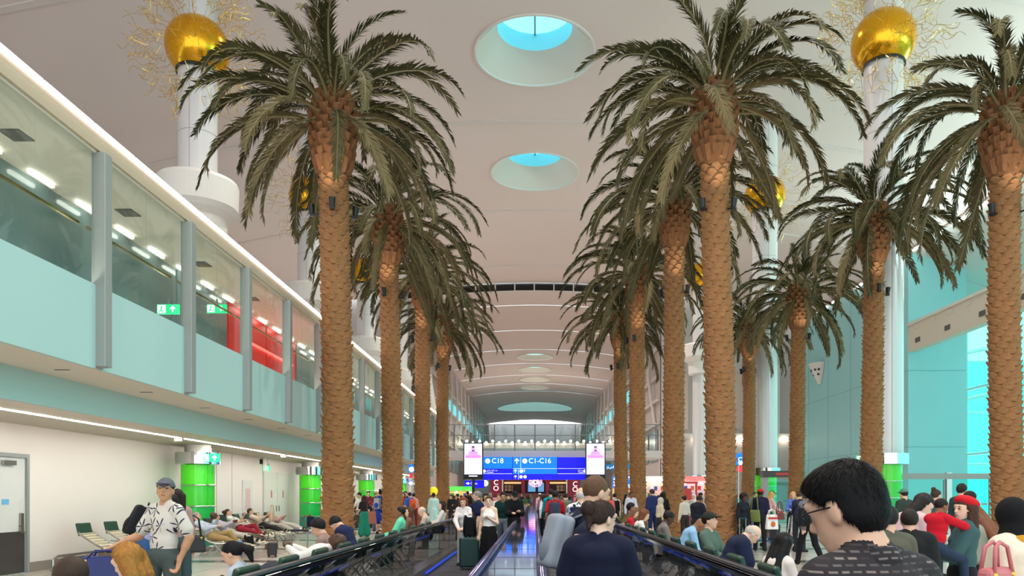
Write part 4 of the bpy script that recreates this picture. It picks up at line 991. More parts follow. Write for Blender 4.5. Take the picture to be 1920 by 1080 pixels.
    TEMPL[key] = dict(me=me, Rh=Rh, hc=hc+off, Rt=Rt, pel=pel+off, hands={k: (v[0]+off, v[1]) for k, v in hands.items()}, top=float(top[2]), back=lambda x, y, z: V(x, y, z)+off)
    return TEMPL[key]
SK = {'l': (226, 178, 150), 'f': (236, 194, 170), 't': (200, 148, 112), 'b': (140, 94, 66), 'd': (84, 56, 42)}
def skin(k): return mat('skin_'+k, SK[k], .5, spec=.35)
def cloth(c): return mat('cloth_%d_%d_%d' % c, c, .85, var=.1, vs=14, spec=.25)
def hairm(c): return mat('hair_%d_%d_%d' % c, c, .6, var=.3, vs=60, bump=.2, bs=140, spec=.25)
M_eye = mat('eye_dark', (42, 30, 26), .3); 
def lipm(k): return mat('lip_'+k, tuple(int(v*.8) if i == 0 else int(v*.62) for i, v in enumerate(SK[k])), .5)
cutp = lambda X: -(-.61*X[..., 1]+.79*X[..., 2]+.004)
def hair_mesh(style, h=.009):
    key = ('hair', style, h)
    if key in TEMPL: return TEMPL[key]
    base = ('e', (0, -.012, .034), I3, (.087, .107, .101)); nz = .0; cut = None
    cp = lambda X: np.where(X[..., 2] > -.03, cutp(X), -1.) if False else cutp(X)
    if style in ('short', 'crop', 'thick'):
        r = {'short': (.086, .107, .1), 'crop': (.0805, .1, .1), 'thick': (.094, .114, .112)}[style]
        pr = [('e', (0, -.012, .03), I3, r)]; cut = cp; nz = .004 if style == 'thick' else .002
    elif style == 'fringe':                                     # only sides and back
        pr = [('e', (0, -.014, .01), I3, (.084, .103, .09))]; cut = lambda X: np.maximum(cutp(X), X[..., 2]-.045)
    else:
        pr = [base]; front = lambda X: np.where(X[..., 1] > .03, cutp(X), -1.)
        cut = lambda X: np.maximum(np.where(X[..., 2] > -.02, cutp(X)-.012, -1.), np.where((X[..., 1] > .035) & (X[..., 2] < .05), .02, -1.)); nz = .003
        if style in ('long', 'verylong', 'bob', 'curly'):
            L = {'long': -.26, 'verylong': -.40, 'bob': -.13, 'curly': -.2}[style]
            for x in (-.06, 0, .06): pr.append(('c', (x*1.1, -.045, .02), (x*1.25, -.075 if style != 'bob' else -.05, L), .052, .045 if style != 'curly' else .065))
            for x in (-.078, .078): pr.append(('c', (x, .0, .03), (x*1.05, -.005, L*.62), .022, .02))
        elif style == 'bun': pr = [('e', (0, -.012, .03), I3, (.085, .106, .1)), ('e', (0, -.075, .125), I3, (.048, .045, .045))]; cut = cp
        elif style == 'lowbun': pr = [('e', (0, -.012, .03), I3, (.086, .107, .1)), ('e', (0, -.125, .06), I3, (.05, .052, .055)), ('c', (0, -.12, .03), (.015, -.125, -.07), .034, .014)]; cut = lambda X: np.where(X[..., 1] > -.1, cutp(X), -1.)
        elif style == 'pony': pr = [('e', (0, -.012, .03), I3, (.085, .106, .1)), ('c', (0, -.11, .04), (0, -.17, -.02), .035, .045), ('c', (0, -.17, -.02), (0, -.165, -.14), .045, .018)]; cut = lambda X: np.where(X[..., 1] > -.09, cutp(X), -1.)
        elif style == 'afro': pr = [('e', (0, -.02, .04), I3, (.12, .13, .12))]; nz = .006; cut = lambda X: np.where(X[..., 1] > .02, cutp(X), -1.)
    V, Q = grow(pr, h, .02, cut, nz, 120.)
    TEMPL[key] = mesh_np('hair', V, Q, None, [mat('slot', (128, 128, 128))]); return TEMPL[key]
def hat_mesh(style):
    key = ('hat', style)
    if key in TEMPL: return TEMPL[key]
    cut = None
    if style == 'cap':
        pr = [('e', (0, -.01, .03), I3, (.091, .111, .106)), ('e', (0, .118, .05), rx(-8), (.07, .075, .011))]
        cut = lambda X: np.where(X[..., 1] < .095, (.034-.1*X[..., 1])-X[..., 2], -1.)
    elif style == 'beret': pr = [('e', (0.01, -.035, .075), rx(18), (.118, .128, .07))]
    elif style == 'hijab':
        pr = [('e', (0, -.014, .018), I3, (.094, .115, .12)), ('c', (0, -.03, -.08), (0, -.02, -.17), .09, .11)]
        cut = lambda X: np.where((X[..., 1] > .03) & (X[..., 2] > -.1), .068-np.sqrt(X[..., 0]**2+(X[..., 2]*.78+.012)**2), -1.)
    elif style == 'kerchief': pr = [('e', (0, -.014, .03), I3, (.092, .112, .108)), ('c', (0, -.07, 0), (0, -.1, -.22), .08, .09)]; cut = lambda X: np.where(X[..., 1] > .0, cutp(X), -1.)
    V, Q = grow(pr, .007, .015, cut); TEMPL[key] = mesh_np('hat', V, Q, None, [mat('slot', (128, 128, 128))]); return TEMPL[key]
def setmat(o, i, m): o.material_slots[i].link = 'OBJECT'; o.material_slots[i].material = m
def m4(Rm, t):
    M = Matrix.Identity(4)
    for i in range(3):
        for j in range(3): M[i][j] = float(Rm[i][j])
        M[i][3] = float(t[i])
    return M
NP = [0]
def person(label, px, ytop, Y, yaw, pose='stand', top=(60, 60, 70), low='pants', bot=(40, 42, 50), shoe=(40, 36, 34), sk='l', hair='short', hc=(36, 28, 24),
           sleeve=1., fem=False, H=None, z=0., res=.013, fingers=False, hat=None, hatc=(30, 30, 30), bulk=0., X=None, group='travellers in the concourse', topm=None, sc=None, seat_lift=0.):
    T = template(pose, sleeve, low, fem, res, fingers, bulk); NP[0] += 1
    x = PX(px, Y) if X is None else X
    if sc is None:
        if POSES[pose].get('seat') is not None: sc = 1.
        else:
            if H is None: H = PZ(ytop, Y)-z
            sc = min(max(H/T['top'], .55), 1.14)
    o = link('person', T['me']); o.location = (x, Y, z+seat_lift); o.rotation_euler = (0, 0, R(yaw)); o.scale = (sc, sc, sc)
    for i, m in enumerate((skin(sk), topm or cloth(top), cloth(bot), cloth(shoe), M_eye, lipm(sk))): setmat(o, i, m)
    tag(o, label, 'person', group)
    if hair: 
        hm = hair_mesh(hair, .006 if res < .01 else .009); c = link('hair', hm, o); c.matrix_local = m4(T['Rh'], T['hc']); setmat(c, 0, hairm(hc))
    if hat:
        c = link('headscarf' if hat in ('hijab', 'kerchief') else 'cap', hat_mesh(hat), o); c.matrix_local = m4(T['Rh'], T['hc']); setmat(c, 0, cloth(hatc))
    o['T'] = 0
    del o['T']
    W = Matrix.Translation(o.location) @ Matrix.Rotation(R(yaw), 4, 'Z') @ Matrix.Scale(sc, 4)
    return dict(o=o, T=T, W=W, hand=lambda s: W @ Vector(T['hands'][s][0]), back=lambda a, b, c_: W @ Vector(T['back'](a, b, c_)), yaw=R(yaw), sc=sc)
def strands(pn, n=3500, seed=1, c=None, lmin=.012, lmax=.028, w=.0011):
    ch = [q for q in pn['o'].children if q.name.startswith('hair')][0]; me = ch.data; rr = random.Random(seed); st = MB()
    nv = len(me.vertices)
    for q in range(n):
        vt = me.vertices[rr.randrange(nv)]; v = vt.co; n_ = vt.normal
        g_ = Vector((n_.x*.5, n_.y*.5-.25, -1)); g_ = g_-n_*g_.dot(n_)
        if g_.length < .05: continue
        g_.normalize(); d_ = (g_+n_*rr.uniform(.02, .25)+Vector((rr.uniform(-.2, .2), rr.uniform(-.2, .2), rr.uniform(-.2, .2)))).normalized(); L_ = rr.uniform(lmin, lmax); w_ = n_.cross(d_).normalized()*w
        st.add([v-w_, v+w_, v+d_*L_], [(0, 1, 2)])
    o = st.build('hair_strands', hairm(c), pn['o']); o.matrix_local = m4(pn['T']['Rh'], pn['T']['hc']); o['kind'] = 'stuff'
def glasses(pn, m=None):
    mb = MB(); m = m or M_black
    for s in (-1, 1):
        mb.tube([(s*.034+.024*cos(a*pi/8), .098-.25*abs(.024*cos(a*pi/8))*0, .006+.019*sin(a*pi/8)) for a in range(17)], .0022, 5, caps=False)
        mb.tube([(s*.058, .097, .01), (s*.079, .07, .012), (s*.082, .0, .008), (s*.08, -.015, -.008)], .0024, 5)
    mb.tube([(-.012, .1, .01), (.012, .1, .01)], .002, 5)
    o = mb.build('glasses', m, pn['o']); o.matrix_local = m4(pn['T']['Rh'], pn['T']['hc']); return o

# ------------------------------------------------------------ bags, cases, trolleys
def rbox(c, d, bev): return (c, d, bev)
def backpack(label, loc, yaw, c, c2=None, lean=0., sc=1., slim=1.):
    t = thing('backpack', label, 'backpack', loc, yaw, 'backpacks worn by travellers'); t.scale = (sc, sc, sc); t.rotation_euler = (R(-lean), 0, yaw); t.rotation_mode = 'XYZ'
    m = cloth(c); m2 = cloth(c2 or tuple(int(v*.75) for v in c))
    V, Q = None, None
    key = ('bp', slim)
    if key not in TEMPL:
        pr = [('c', (sx*.095*slim, yy, -.18), (sx*.085*slim, yy, .16), .05, .045) for sx in (-1, 0, 1) for yy in (-.03, -.12)]
        TEMPL[key] = mesh_np('backpack_body', *grow(pr, .016, .05), None, [mat('slot', (128, 128, 128))])
        TEMPL[('bpp', slim)] = mesh_np('pocket', *grow([('e', (0, -.15, -.09), I3, (.11*slim, .05, .11))], .014, .03), None, [mat('slot', (128, 128, 128))])
    b = link('body', TEMPL[key], t); setmat(b, 0, m); b = link('front_pocket', TEMPL[('bpp', slim)], t); setmat(b, 0, m2)
    for s in (-1, 1):
        MB().tube([(s*.07, .0, .2), (s*.09, .06, .245), (s*.1, .17, .2), (s*.11, .2, .06), (s*.12, .12, -.1), (s*.12, .0, -.17)], .022, 6, sq=.5).build('strap', m2, t, smooth=True)
    MB().tube([(-.03, -.03, .24), (0, -.04, .275), (.03, -.03, .24)], .01, 6).build('grab_loop', m2, t)
    return t
def wear(pn, label, c, c2=None, slim=1., k=1.):
    p = pn['back'](0, -.14, .27); ln = POSES_lean(pn)
    return backpack(label, p, pn['yaw'], c, c2, ln, pn['sc']*k, slim)
def POSES_lean(pn):
    Rt = pn['T']['Rt']; return math.degrees(math.atan2(Rt[1][2], Rt[2][2]))
def suitcase(label, x, y, yaw, c, h=.62, w_=.44, d=.26, handle=.42, z=0.):
    t = thing('suitcase', label, 'suitcase', (x, y, z), R(yaw), 'suitcases and trolleys'); m = mat('case_%d_%d_%d' % c, c, .35, var=.1)
    MB().box((0, 0, .06+h/2), (w_, d, h)).build('shell', m, t, bevel=.04)
    for k in range(4): MB().box((-w_*.33+w_*.22*k, -d/2-.004, .06+h/2), (.018, .012, h*.82)).build('shell_rib', m, t)
    for sx in (-1, 1):
        for sy in (-1, 1): MB().tube([(sx*w_*.4-.015, sy*d*.36, .03), (sx*w_*.4+.015, sy*d*.36, .03)], .03, 10).build('wheel', M_black, t)
    if handle:
        hb = MB().tube([(-.12, d*.3, .06+h), (-.12, d*.3, .06+h+handle)], .011, 6).tube([(.12, d*.3, .06+h), (.12, d*.3, .06+h+handle)], .011, 6).build('handle_tubes', M_steel, t)
        MB().box((0, d*.3, .06+h+handle), (.28, .03, .035)).build('handle_grip', M_black, t)
    return t
def trolley(label, x, y, yaw, load=None):
    t = thing('luggage_trolley', label, 'trolley', (x, y, 0), R(yaw), 'suitcases and trolleys')
    MB().box((0, .25, .2), (.5, .9, .04)).build('platform', mat('trolley_blue', (50, 100, 160), .4), t)
    for sx in (-1, 1):
        MB().tube([(sx*.26, -.2, .2), (sx*.26, -.3, .98)], .018, 6).build('upright', M_steel, t)
        MB().tube([(sx*.22-.02, -.12, .08), (sx*.22+.02, -.12, .08)], .08, 10).build('wheel', M_black, t)
    MB().tube([(-.02, .6, .07), (.02, .6, .07)], .07, 10).build('wheel', M_black, t)
    MB().tube([(-.3, -.3, .98), (.3, -.3, .98)], .022, 6).build('handle_bar', M_black, t)
    bk = MB()
    for q in range(5): bk.tube([(-.25, -.24-.01*q, .62+.07*q), (.25, -.24-.01*q, .62+.07*q)], .008, 4)
    bk.build('basket', M_steel, t)
    MB().box((0, .65, .3), (.46, .03, .2)).build('front_bumper', M_steel, t)
    for i, (c, dx, dy, h, w_, d) in enumerate(load or ()):
        s = suitcase('%s case lying on the trolley, %s' % (('dark', 'grey', 'blue', 'brown')[i % 4], label), x, y, yaw, c, h, w_, d, 0, .19)
        s.location = Vector((x, y, .19))+Matrix.Rotation(R(yaw), 3, 'Z') @ Vector((dx, dy, 0))
    return t
def handbag(label, loc, yaw, c, w_=.34, h=.26, d=.13, strap=.3, name='handbag', cat='bag'):
    t = thing(name, label, cat, loc, yaw, 'bags carried by travellers'); m = mat('leather_%d_%d_%d' % c, c, .45, var=.12)
    V = [(-w_/2, -d/2, -h), (w_/2, -d/2, -h), (w_/2, d/2, -h), (-w_/2, d/2, -h), (-w_*.42, -d*.3, 0), (w_*.42, -d*.3, 0), (w_*.42, d*.3, 0), (-w_*.42, d*.3, 0)]
    MB().add(V, [(3, 2, 1, 0), (4, 5, 6, 7), (0, 1, 5, 4), (1, 2, 6, 5), (2, 3, 7, 6), (3, 0, 4, 7)]).build('body', m, t, bevel=.03)
    for s in (-1, 1): MB().tube([(-w_*.3, s*d*.28, -.03), (-w_*.2, s*d*.2, strap*.8), (0, s*.02, strap), (w_*.2, s*d*.2, strap*.8), (w_*.3, s*d*.28, -.03)], .012, 6).build('strap', m, t, smooth=True)
    for s in (-1, 1): MB().ell((s*w_*.3, -d*.32, -.04), (.018, .012, .018), 8, 6).build('buckle', M_goldw, t)
    return t
def phone(label, loc, yaw):
    t = thing('mobile_phone', label, 'phone', loc, yaw, 'phones in hands'); MB().box((0, 0, .03), (.07, .009, .15)).build('case', M_black, t, bevel=.003)
    MB().box((0, -.0055, .03), (.062, .002, .135)).build('screen', mat('phone_screen', (190, 205, 220), .2, emit=(.4, .5, .6), es=.6), t); return t
def lounger_proto():
    t = thing('lounger', 'slatted recliner', 'lounger', (0, 0, 0), 0, 'slatted recliner seats with green headrests')
    path = [(-.06, .80), (.0, .74), (.55, .40), (.72, .36), (1.25, .36), (1.62, .26)]
    for s in (-1, 1): MB().tube([(s*.27, y, z) for y, z in path], .02, 6).build('side_rail', M_steel, t, smooth=True)
    pts = []; 
    for i in range(len(path)-1):
        (y0, z0), (y1, z1) = path[i], path[i+1]; L = math.hypot(y1-y0, z1-z0); n = max(1, int(L/.1))
        for k in range(n): pts.append((y0+(y1-y0)*(k+.5)/n, z0+(z1-z0)*(k+.5)/n+.012, math.atan2(z1-z0, y1-y0)))
    sm = MB().box((0, 0, 0), (.5, .07, .018)).mesh('slat', M_slat)
    for y, z, a in pts: o = link('slat', sm, t); o.location = (0, y, z); o.rotation_euler = (a, 0, 0)
    MB().box((0, -.07, .86), (.5, .07, .3), Matrix.Rotation(R(14), 3, 'X')).build('headrest', M_leather, t, bevel=.025)
    for s in (-1, 1):
        MB().tube([(s*.2, .25, .0), (s*.24, .55, .38)], .018, 6).build('leg', M_steel, t); MB().tube([(s*.2, .95, .0), (s*.24, .68, .36)], .018, 6).build('leg', M_steel, t)
    MB().tube([(-.33, .35, .58), (-.33, .75, .55), (-.29, .8, .38)], .014, 6).build('armrest', M_steel, t)
    return t
# ------------------------------------------------------------ recliners
lp = lounger_proto(); first = [True]
def lounger(x, y, yaw, label):
    o = lp if first[0] else copytree(lp)
    first[0] = False; o.location = (x, y, 0); o.rotation_euler = (0, 0, R(yaw)); o['label'] = label; return o
LW = [17.1, 18.2, 0, 0, 20.0, 21.1, 24.7, 25.8, 26.7, 27.7, 28.8]
nm = ['empty green-headrest recliner nearest the white door by the left wall', 'second recliner from the white door by the left wall', 'third recliner from the white door, behind the man in the leaf print shirt', 'fourth recliner from the white door, behind the man in the leaf print shirt',
      'recliner under the grey-haired man by the left wall', 'recliner under the bald man by the left column', 'recliner under the woman in the white top by the left wall', 'recliner with broad headrest left of the man in the beige shirt', 'recliner under the man in the beige shirt by the left wall', 'recliner next to the end of the wall row', 'last recliner of the row by the left wall']
for i, (y, l) in enumerate(zip(LW, nm)):
    if y: lounger(-9.15 if i in (4, 5) else -10.25, y, -90, l)
for i in range(13): lounger(-2.62, 4.3+1.12*i, 90, '%s recliner from the front, backed against the left balustrade' % ('first second third fourth fifth sixth seventh eighth ninth tenth eleventh twelfth thirteenth'.split()[i]))
for i in range(11): lounger(2.2, 5.6+1.12*i, -90, '%s recliner from the front, backed against the right balustrade' % ('first second third fourth fifth sixth seventh eighth ninth tenth eleventh'.split()[i]))

# ------------------------------------------------------------ pattern cloths
def floral():
    m = bpy.data.materials.new('leaf_print_cotton'); m.use_nodes = True; nt = m.node_tree; b = nt.nodes['Principled BSDF']; b.inputs['Roughness'].default_value = .85
    N = nt.nodes.new; L = nt.links.new
    tc = N('ShaderNodeTexCoord'); sep = N('ShaderNodeSeparateXYZ'); L(tc.outputs['Object'], sep.inputs[0])
    cb = N('ShaderNodeCombineXYZ'); L(sep.outputs[0], cb.inputs[0]); L(sep.outputs[2], cb.inputs[1])
    vo = N('ShaderNodeTexVoronoi'); vo.voronoi_dimensions = '2D'; vo.inputs['Scale'].default_value = 6.5; vo.inputs['Randomness'].default_value = .75; L(cb.outputs[0], vo.inputs['Vector'])
    sc2 = N('ShaderNodeVectorMath'); sc2.operation = 'SCALE'; sc2.inputs[3].default_value = 1.0; L(cb.outputs[0], sc2.inputs[0])
    sb = N('ShaderNodeVectorMath'); sb.operation = 'SUBTRACT'; L(sc2.outputs[0], sb.inputs[0]); L(vo.outputs['Position'], sb.inputs[1])
    s2 = N('ShaderNodeSeparateXYZ'); L(sb.outputs[0], s2.inputs[0])
    at = N('ShaderNodeMath'); at.operation = 'ARCTAN2'; L(s2.outputs[1], at.inputs[0]); L(s2.outputs[0], at.inputs[1])
    def mth(op, a, b_=None, c=None):
        n = N('ShaderNodeMath'); n.operation = op
        for i, v in enumerate((a, b_, c)):
            if v is None: continue
            if isinstance(v, (int, float)): n.inputs[i].default_value = v
            else: L(v, n.inputs[i])
        return n.outputs[0]
    sc_ = N('ShaderNodeSeparateColor'); L(vo.outputs['Color'], sc_.inputs[0])
    ang = mth('MULTIPLY_ADD', sc_.outputs[0], 6.28, mth('MULTIPLY', at.outputs[0], 3.5))
    pet = mth('POWER', mth('ABSOLUTE', mth('COSINE', ang)), 5.0)
    ln = N('ShaderNodeVectorMath'); ln.operation = 'LENGTH'; L(sb.outputs[0], ln.inputs[0])
    rad = mth('MULTIPLY_ADD', pet, .082, .006); ink = mth('LESS_THAN', ln.outputs['Value'], rad)
    half = mth('GREATER_THAN', mth('SINE', mth('MULTIPLY_ADD', sc_.outputs[1], 6.28, at.outputs[0])), -.55)
    ink = mth('MULTIPLY', ink, half)
    mx = N('ShaderNodeMix'); mx.data_type = 'RGBA'; mx.inputs[6].default_value = (*srgb((214, 206, 196)), 1); mx.inputs[7].default_value = (*srgb((34, 34, 62)), 1)
    L(ink, mx.inputs[0]); L(mx.outputs[2], b.inputs['Base Color']); return m
def dashes():
    m = bpy.data.materials.new('dashed_dark_cloth'); m.use_nodes = True; nt = m.node_tree; b = nt.nodes['Principled BSDF']; b.inputs['Roughness'].default_value = .85
    N = nt.nodes.new; L = nt.links.new; tc = N('ShaderNodeTexCoord'); mp = N('ShaderNodeMapping'); mp.inputs['Rotation'].default_value = (R(90), R(-8), 0); L(tc.outputs['Object'], mp.inputs[0])
    br = N('ShaderNodeTexBrick'); br.inputs['Scale'].default_value = 1; br.inputs['Brick Width'].default_value = .034; br.inputs['Row Height'].default_value = .0165; br.inputs['Mortar Size'].default_value = .0068; br.inputs['Mortar Smooth'].default_value = .35
    br.inputs['Color1'].default_value = (*srgb((136, 124, 118)), 1); br.inputs['Color2'].default_value = (*srgb((52, 45, 48)), 1); br.inputs['Mortar'].default_value = (*srgb((36, 30, 34)), 1); br.inputs['Bias'].default_value = .1
    L(mp.outputs[0], br.inputs['Vector']); L(br.outputs['Color'], b.inputs['Base Color']); return m
M_floral, M_dash = floral(), dashes()

# ------------------------------------------------------------ foreground people
p = person('nearest man at right in dark dashed shirt, black hair and glasses', 1600, None, 1.95, 20, 'near', sk='l', hair=None, hc=(14, 12, 12), H=1.70, res=.008, fingers=True, topm=M_dash, sleeve=.5, bot=(40, 40, 46), X=PX(1652, 1.95))
hcut = lambda X: np.maximum(np.where(X[..., 1] > -.045, -(-.70*X[..., 1]+.71*X[..., 2]+.006), -(X[..., 2]+.092)), .030-np.sqrt(((X[..., 0].__abs__()-.085)*.6)**2+(X[..., 1]-.004)**2+((X[..., 2]+.012)*.75)**2))
V_, Q_ = grow([('e', (0, -.014, .030), I3, (.087, .107, .108)), ('e', (0, -.03, -.03), I3, (.078, .08, .066)), ('e', (0, .034, .066), I3, (.07, .07, .06))], .004, .03, hcut, .0005, 150.)
M_jet = mat('jet_black_hair', (8, 7, 7), .6, spec=.2); hm_ = mesh_np('hair', V_, Q_, None, [M_jet]); c_ = link('hair', hm_, p['o']); c_.matrix_local = m4(p['T']['Rh'], p['T']['hc'])
rr = random.Random(3); st = MB()
for q in range(5200):
    v = Vector(V_[rr.randrange(len(V_))]); n_ = (v-Vector((0, -.014, .02))).normalized()
    if v.length < .07: continue
    g_ = Vector((n_.x*.6, n_.y*.7+(.5 if v.z > .07 else -.1), -1.0 if v.z < .1 else -.2)); g_ = (g_-n_*g_.dot(n_)).normalized()
    d_ = (g_+n_*rr.uniform(.06, .34)+Vector((rr.uniform(-.3, .3), rr.uniform(-.3, .3), rr.uniform(-.3, .3)))).normalized(); L_ = rr.uniform(.01, .022); w_ = n_.cross(d_).normalized()*.0011
    st.add([v-w_, v+w_, v+d_*L_], [(0, 1, 2)])
s_ = st.build('hair_strands', M_jet, p['o']); s_.matrix_local = m4(p['T']['Rh'], p['T']['hc']); s_['kind'] = 'stuff'
glasses(p)
co = MB().lathe([(.076, -.04), (.08, -.034), (.071, .006), (.066, .01), (.064, .004)], 28).build('shirt_collar', M_dash, p['o'], smooth=True); co.location = Vector(p['T']['back'](0, -.006, .535)); co.rotation_euler = (R(-14), 0, 0)
p = person('woman in navy T-shirt with low brown bun and glasses on the right walkway', 1122, 938, 4.6, -8, 'fgwoman', (22, 26, 48), 'pants', (30, 32, 40), sk='f', hair='lowbun', hc=(58, 42, 34), sleeve=.4, res=.0065, fingers=True, fem=False, bulk=.02, H=1.587)
glasses(p, M_steel); strands(p, 5000, 5, (58, 42, 34))
p2 = person('man in navy T-shirt with cropped brown hair, beside the woman with the bun', 1076, 891, 5.5, -66, 'fgman', (22, 26, 46), 'pants', (52, 56, 66), sk='l', hair='crop', hc=(96, 68, 48), sleeve=.45, res=.008, fingers=True, H=1.765)
wear(p2, 'light grey backpack with striped strap on the man in navy', (150, 156, 166), (120, 128, 140), .8, .88)
pf = person('man in cap and white leaf print shirt holding a suitcase handle', 306, 893, 8.0, 168, 'floral', low='pants', bot=(74, 84, 82), shoe=(60, 50, 46), sk='t', hair='crop', hc=(40, 32, 28), sleeve=.48, res=.007, fingers=True, hat='cap', hatc=(96, 98, 108), topm=M_floral, H=1.80)
hp = pf['hand'](1)
suitcase('dark blue suitcase with tall silver handle held by the man in the cap', hp.x+.02, hp.y+.02, 20, (20, 40, 110), .58, .46, .28, hp.z-.64-.02)
handbag('dark blue duffel bag strapped on the blue suitcase', (hp.x+.1, hp.y-.12, .99), .2, (20, 36, 100), .62, .34, .3, .06, 'duffel_bag')
wt = MB().tube([(-.006, 0, 0), (.006, 0, 0)], .034, 12).build('wrist_watch', M_black); h2 = pf['hand'](-1); wt.location = h2-Vector((0, 0, -.06)); tag(wt, 'black watch on the left wrist of the man in the leaf print shirt', 'watch')
p = person('man in lavender shirt with black backpack bending behind the man in the cap', 268, 914, 10.4, -52, 'bend', (160, 160, 205), 'jeans', (52, 84, 130), sk='f', hair='thick', hc=(24, 22, 24), sleeve=.45, H=1.62)
wear(p, 'black backpack on the man in the lavender shirt', (26, 26, 30))
p = person('dark-haired woman with pale pink sleeve standing right behind the man in the cap', 333, 918, 11.0, 30, 'bag', (176, 140, 132), 'jeans', (60, 80, 84), sk='l', hair='long', hc=(38, 24, 22), fem=True)
handbag('black shoulder bag on the woman behind the man in the cap', p['back'](.22, .0, .1), p['yaw'], (24, 22, 24))
p = person('person seated at bottom left with ginger-blond hair', 283, None, 5.15, 80, 'sit', (120, 90, 70), sk='f', hair='bob', hc=(176, 122, 56), fem=True, seat_lift=-.05, X=-2.66); strands(p, 5000, 6, (176, 122, 56))
person('person seated at bottom left with short brown hair, only the crown showing', 195, None, 4.45, 80, 'sit', (70, 70, 80), sk='t', hair='short', hc=(64, 48, 38), seat_lift=-.09, X=-2.62)

# people on the wall recliners (feet towards the walkway)
XL = -10.25+.5
def rec(i, label, pose, top, bot, sk, hair, hc, low='pants', fem=False, sleeve=1., shoe=(70, 60, 54), dx=0.): return person(label, 0, None, LW[i], -90, pose, top, low, bot, shoe, sk, hair, hc, sleeve, fem, X=XL+dx+(1.1 if i in (4, 5) else 0))
rec(4, 'grey-haired bearded man reclining in light shirt and khaki trousers by the green column', 'recline2', (190, 200, 214), (164, 138, 92), 'l', 'short', (150, 146, 140))
rec(5, 'bald man in lavender-grey shirt reclining by the green column', 'recline', (188, 180, 190), (196, 186, 172), 'd', None, (0, 0, 0))
rec(6, 'woman in white top and red trousers reclining by the wall', 'recline2', (232, 226, 222), (150, 40, 54), 'l', 'lowbun', (70, 46, 36), fem=True, sleeve=.45)
rec(8, 'man in beige shirt and dark trousers reclining with bag on his lap', 'recline', (214, 192, 170), (40, 38, 40), 'l', 'short', (60, 42, 34))
rec(9, 'person stretched out in pale grey trousers on the recliner beyond the beige shirt', 'asleep', (206, 200, 190), (188, 180, 166), 'l', 'short', (110, 80, 60), shoe=(150, 140, 150))
rec(10, 'person asleep in pale trousers on the last recliner of the wall row', 'asleep', (196, 150, 150), (206, 198, 188), 't', 'short', (40, 32, 30))
handbag('beige straw bag on the lap of the man in the beige shirt', (XL+.35, LW[8], 1.0), R(-90), (206, 172, 136), .36, .28)
backpack('navy and red backpack standing on the last recliner of the wall row', (-8.95, 29.6, .62), R(60), (30, 32, 60), (180, 40, 40))
backpack('black backpack on the floor beside the grey-haired man', (-7.9, 20.6, .30), R(200), (30, 28, 30))
suitcase('small blue suitcase on the floor before the recliners', -7.6, 18.9, 10, (24, 110, 190), .42, .36, .22, 0)
suitcase('dark low case under the feet of the grey-haired man', -7.0, 19.9, -70, (40, 38, 40), .34, .5, .24, 0)
handbag('brown bag on the floor by the recliner with the bald man', (-7.9, 22.4, .32), .3, (96, 68, 50), .4, .3)

# people on the recliners along the left balustrade (facing left)
def lseat(label, y, pose, top, bot, sk, hair, hc, fem=False, sleeve=1., dx=0., lift=0., yaw=90, **k): return person(label, 0, None, y, yaw, pose, top, 'pants', bot, (50, 46, 44), sk, hair, hc, sleeve, fem, X=-3.0+dx, seat_lift=lift, **k)
p = lseat('young woman with black ponytail and ear stud looking at her phone, left balustrade', 7.7, 'seatphone', (180, 190, 200), (50, 60, 80), 'l', 'pony', (22, 18, 20), True, .45, -.0, -.2)
strands(p, 3000, 8, (22, 18, 20)); phone('white phone in the hand of the woman with the ponytail', p['hand'](-1), 1.2)
lseat('bald brown-skinned man lying back asleep by the left balustrade', 10.1, 'asleep', (226, 220, 214), (60, 60, 70), 'd', None, (0, 0, 0), dx=-.25, lift=.12)
lseat('black-haired person resting head on hand beside the bald sleeper', 10.9, 'sit', (150, 120, 110), (50, 50, 60), 'l', 'thick', (22, 18, 18), lift=-.06)
lseat('youth with black hair in a navy and white jacket by the left balustrade', 12.5, 'hunch', (26, 34, 70), (40, 44, 56), 'l', 'thick', (22, 20, 22), lift=.05, yaw=70)
lseat('man in mint jacket seated near the second left palm', 16.4, 'situp', (110, 214, 176), (70, 70, 70), 'b', 'short', (30, 24, 22), lift=.02)
lseat('brown-haired woman leaning back near the end of the left balustrade', 17.6, 'situp', (130, 90, 70), (50, 50, 60), 'f', 'long', (84, 54, 38), True, lift=.0)
lseat('bald older man by the end of the left balustrade', 19.6, 'sit', (200, 180, 170), (60, 60, 60), 'f', 'fringe', (190, 184, 176), dx=.2)
lseat('woman with dark hair in white top past the end of the left balustrade', 21.4, 'situp', (226, 218, 210), (50, 60, 50), 'f', 'long', (44, 30, 26), True, dx=.3, lift=.1)
suitcase('black cabin case with raised handle standing on the left floor', PX(560, 11.6), 11.6, 5, (40, 38, 38), .5, .36, .22, .52)

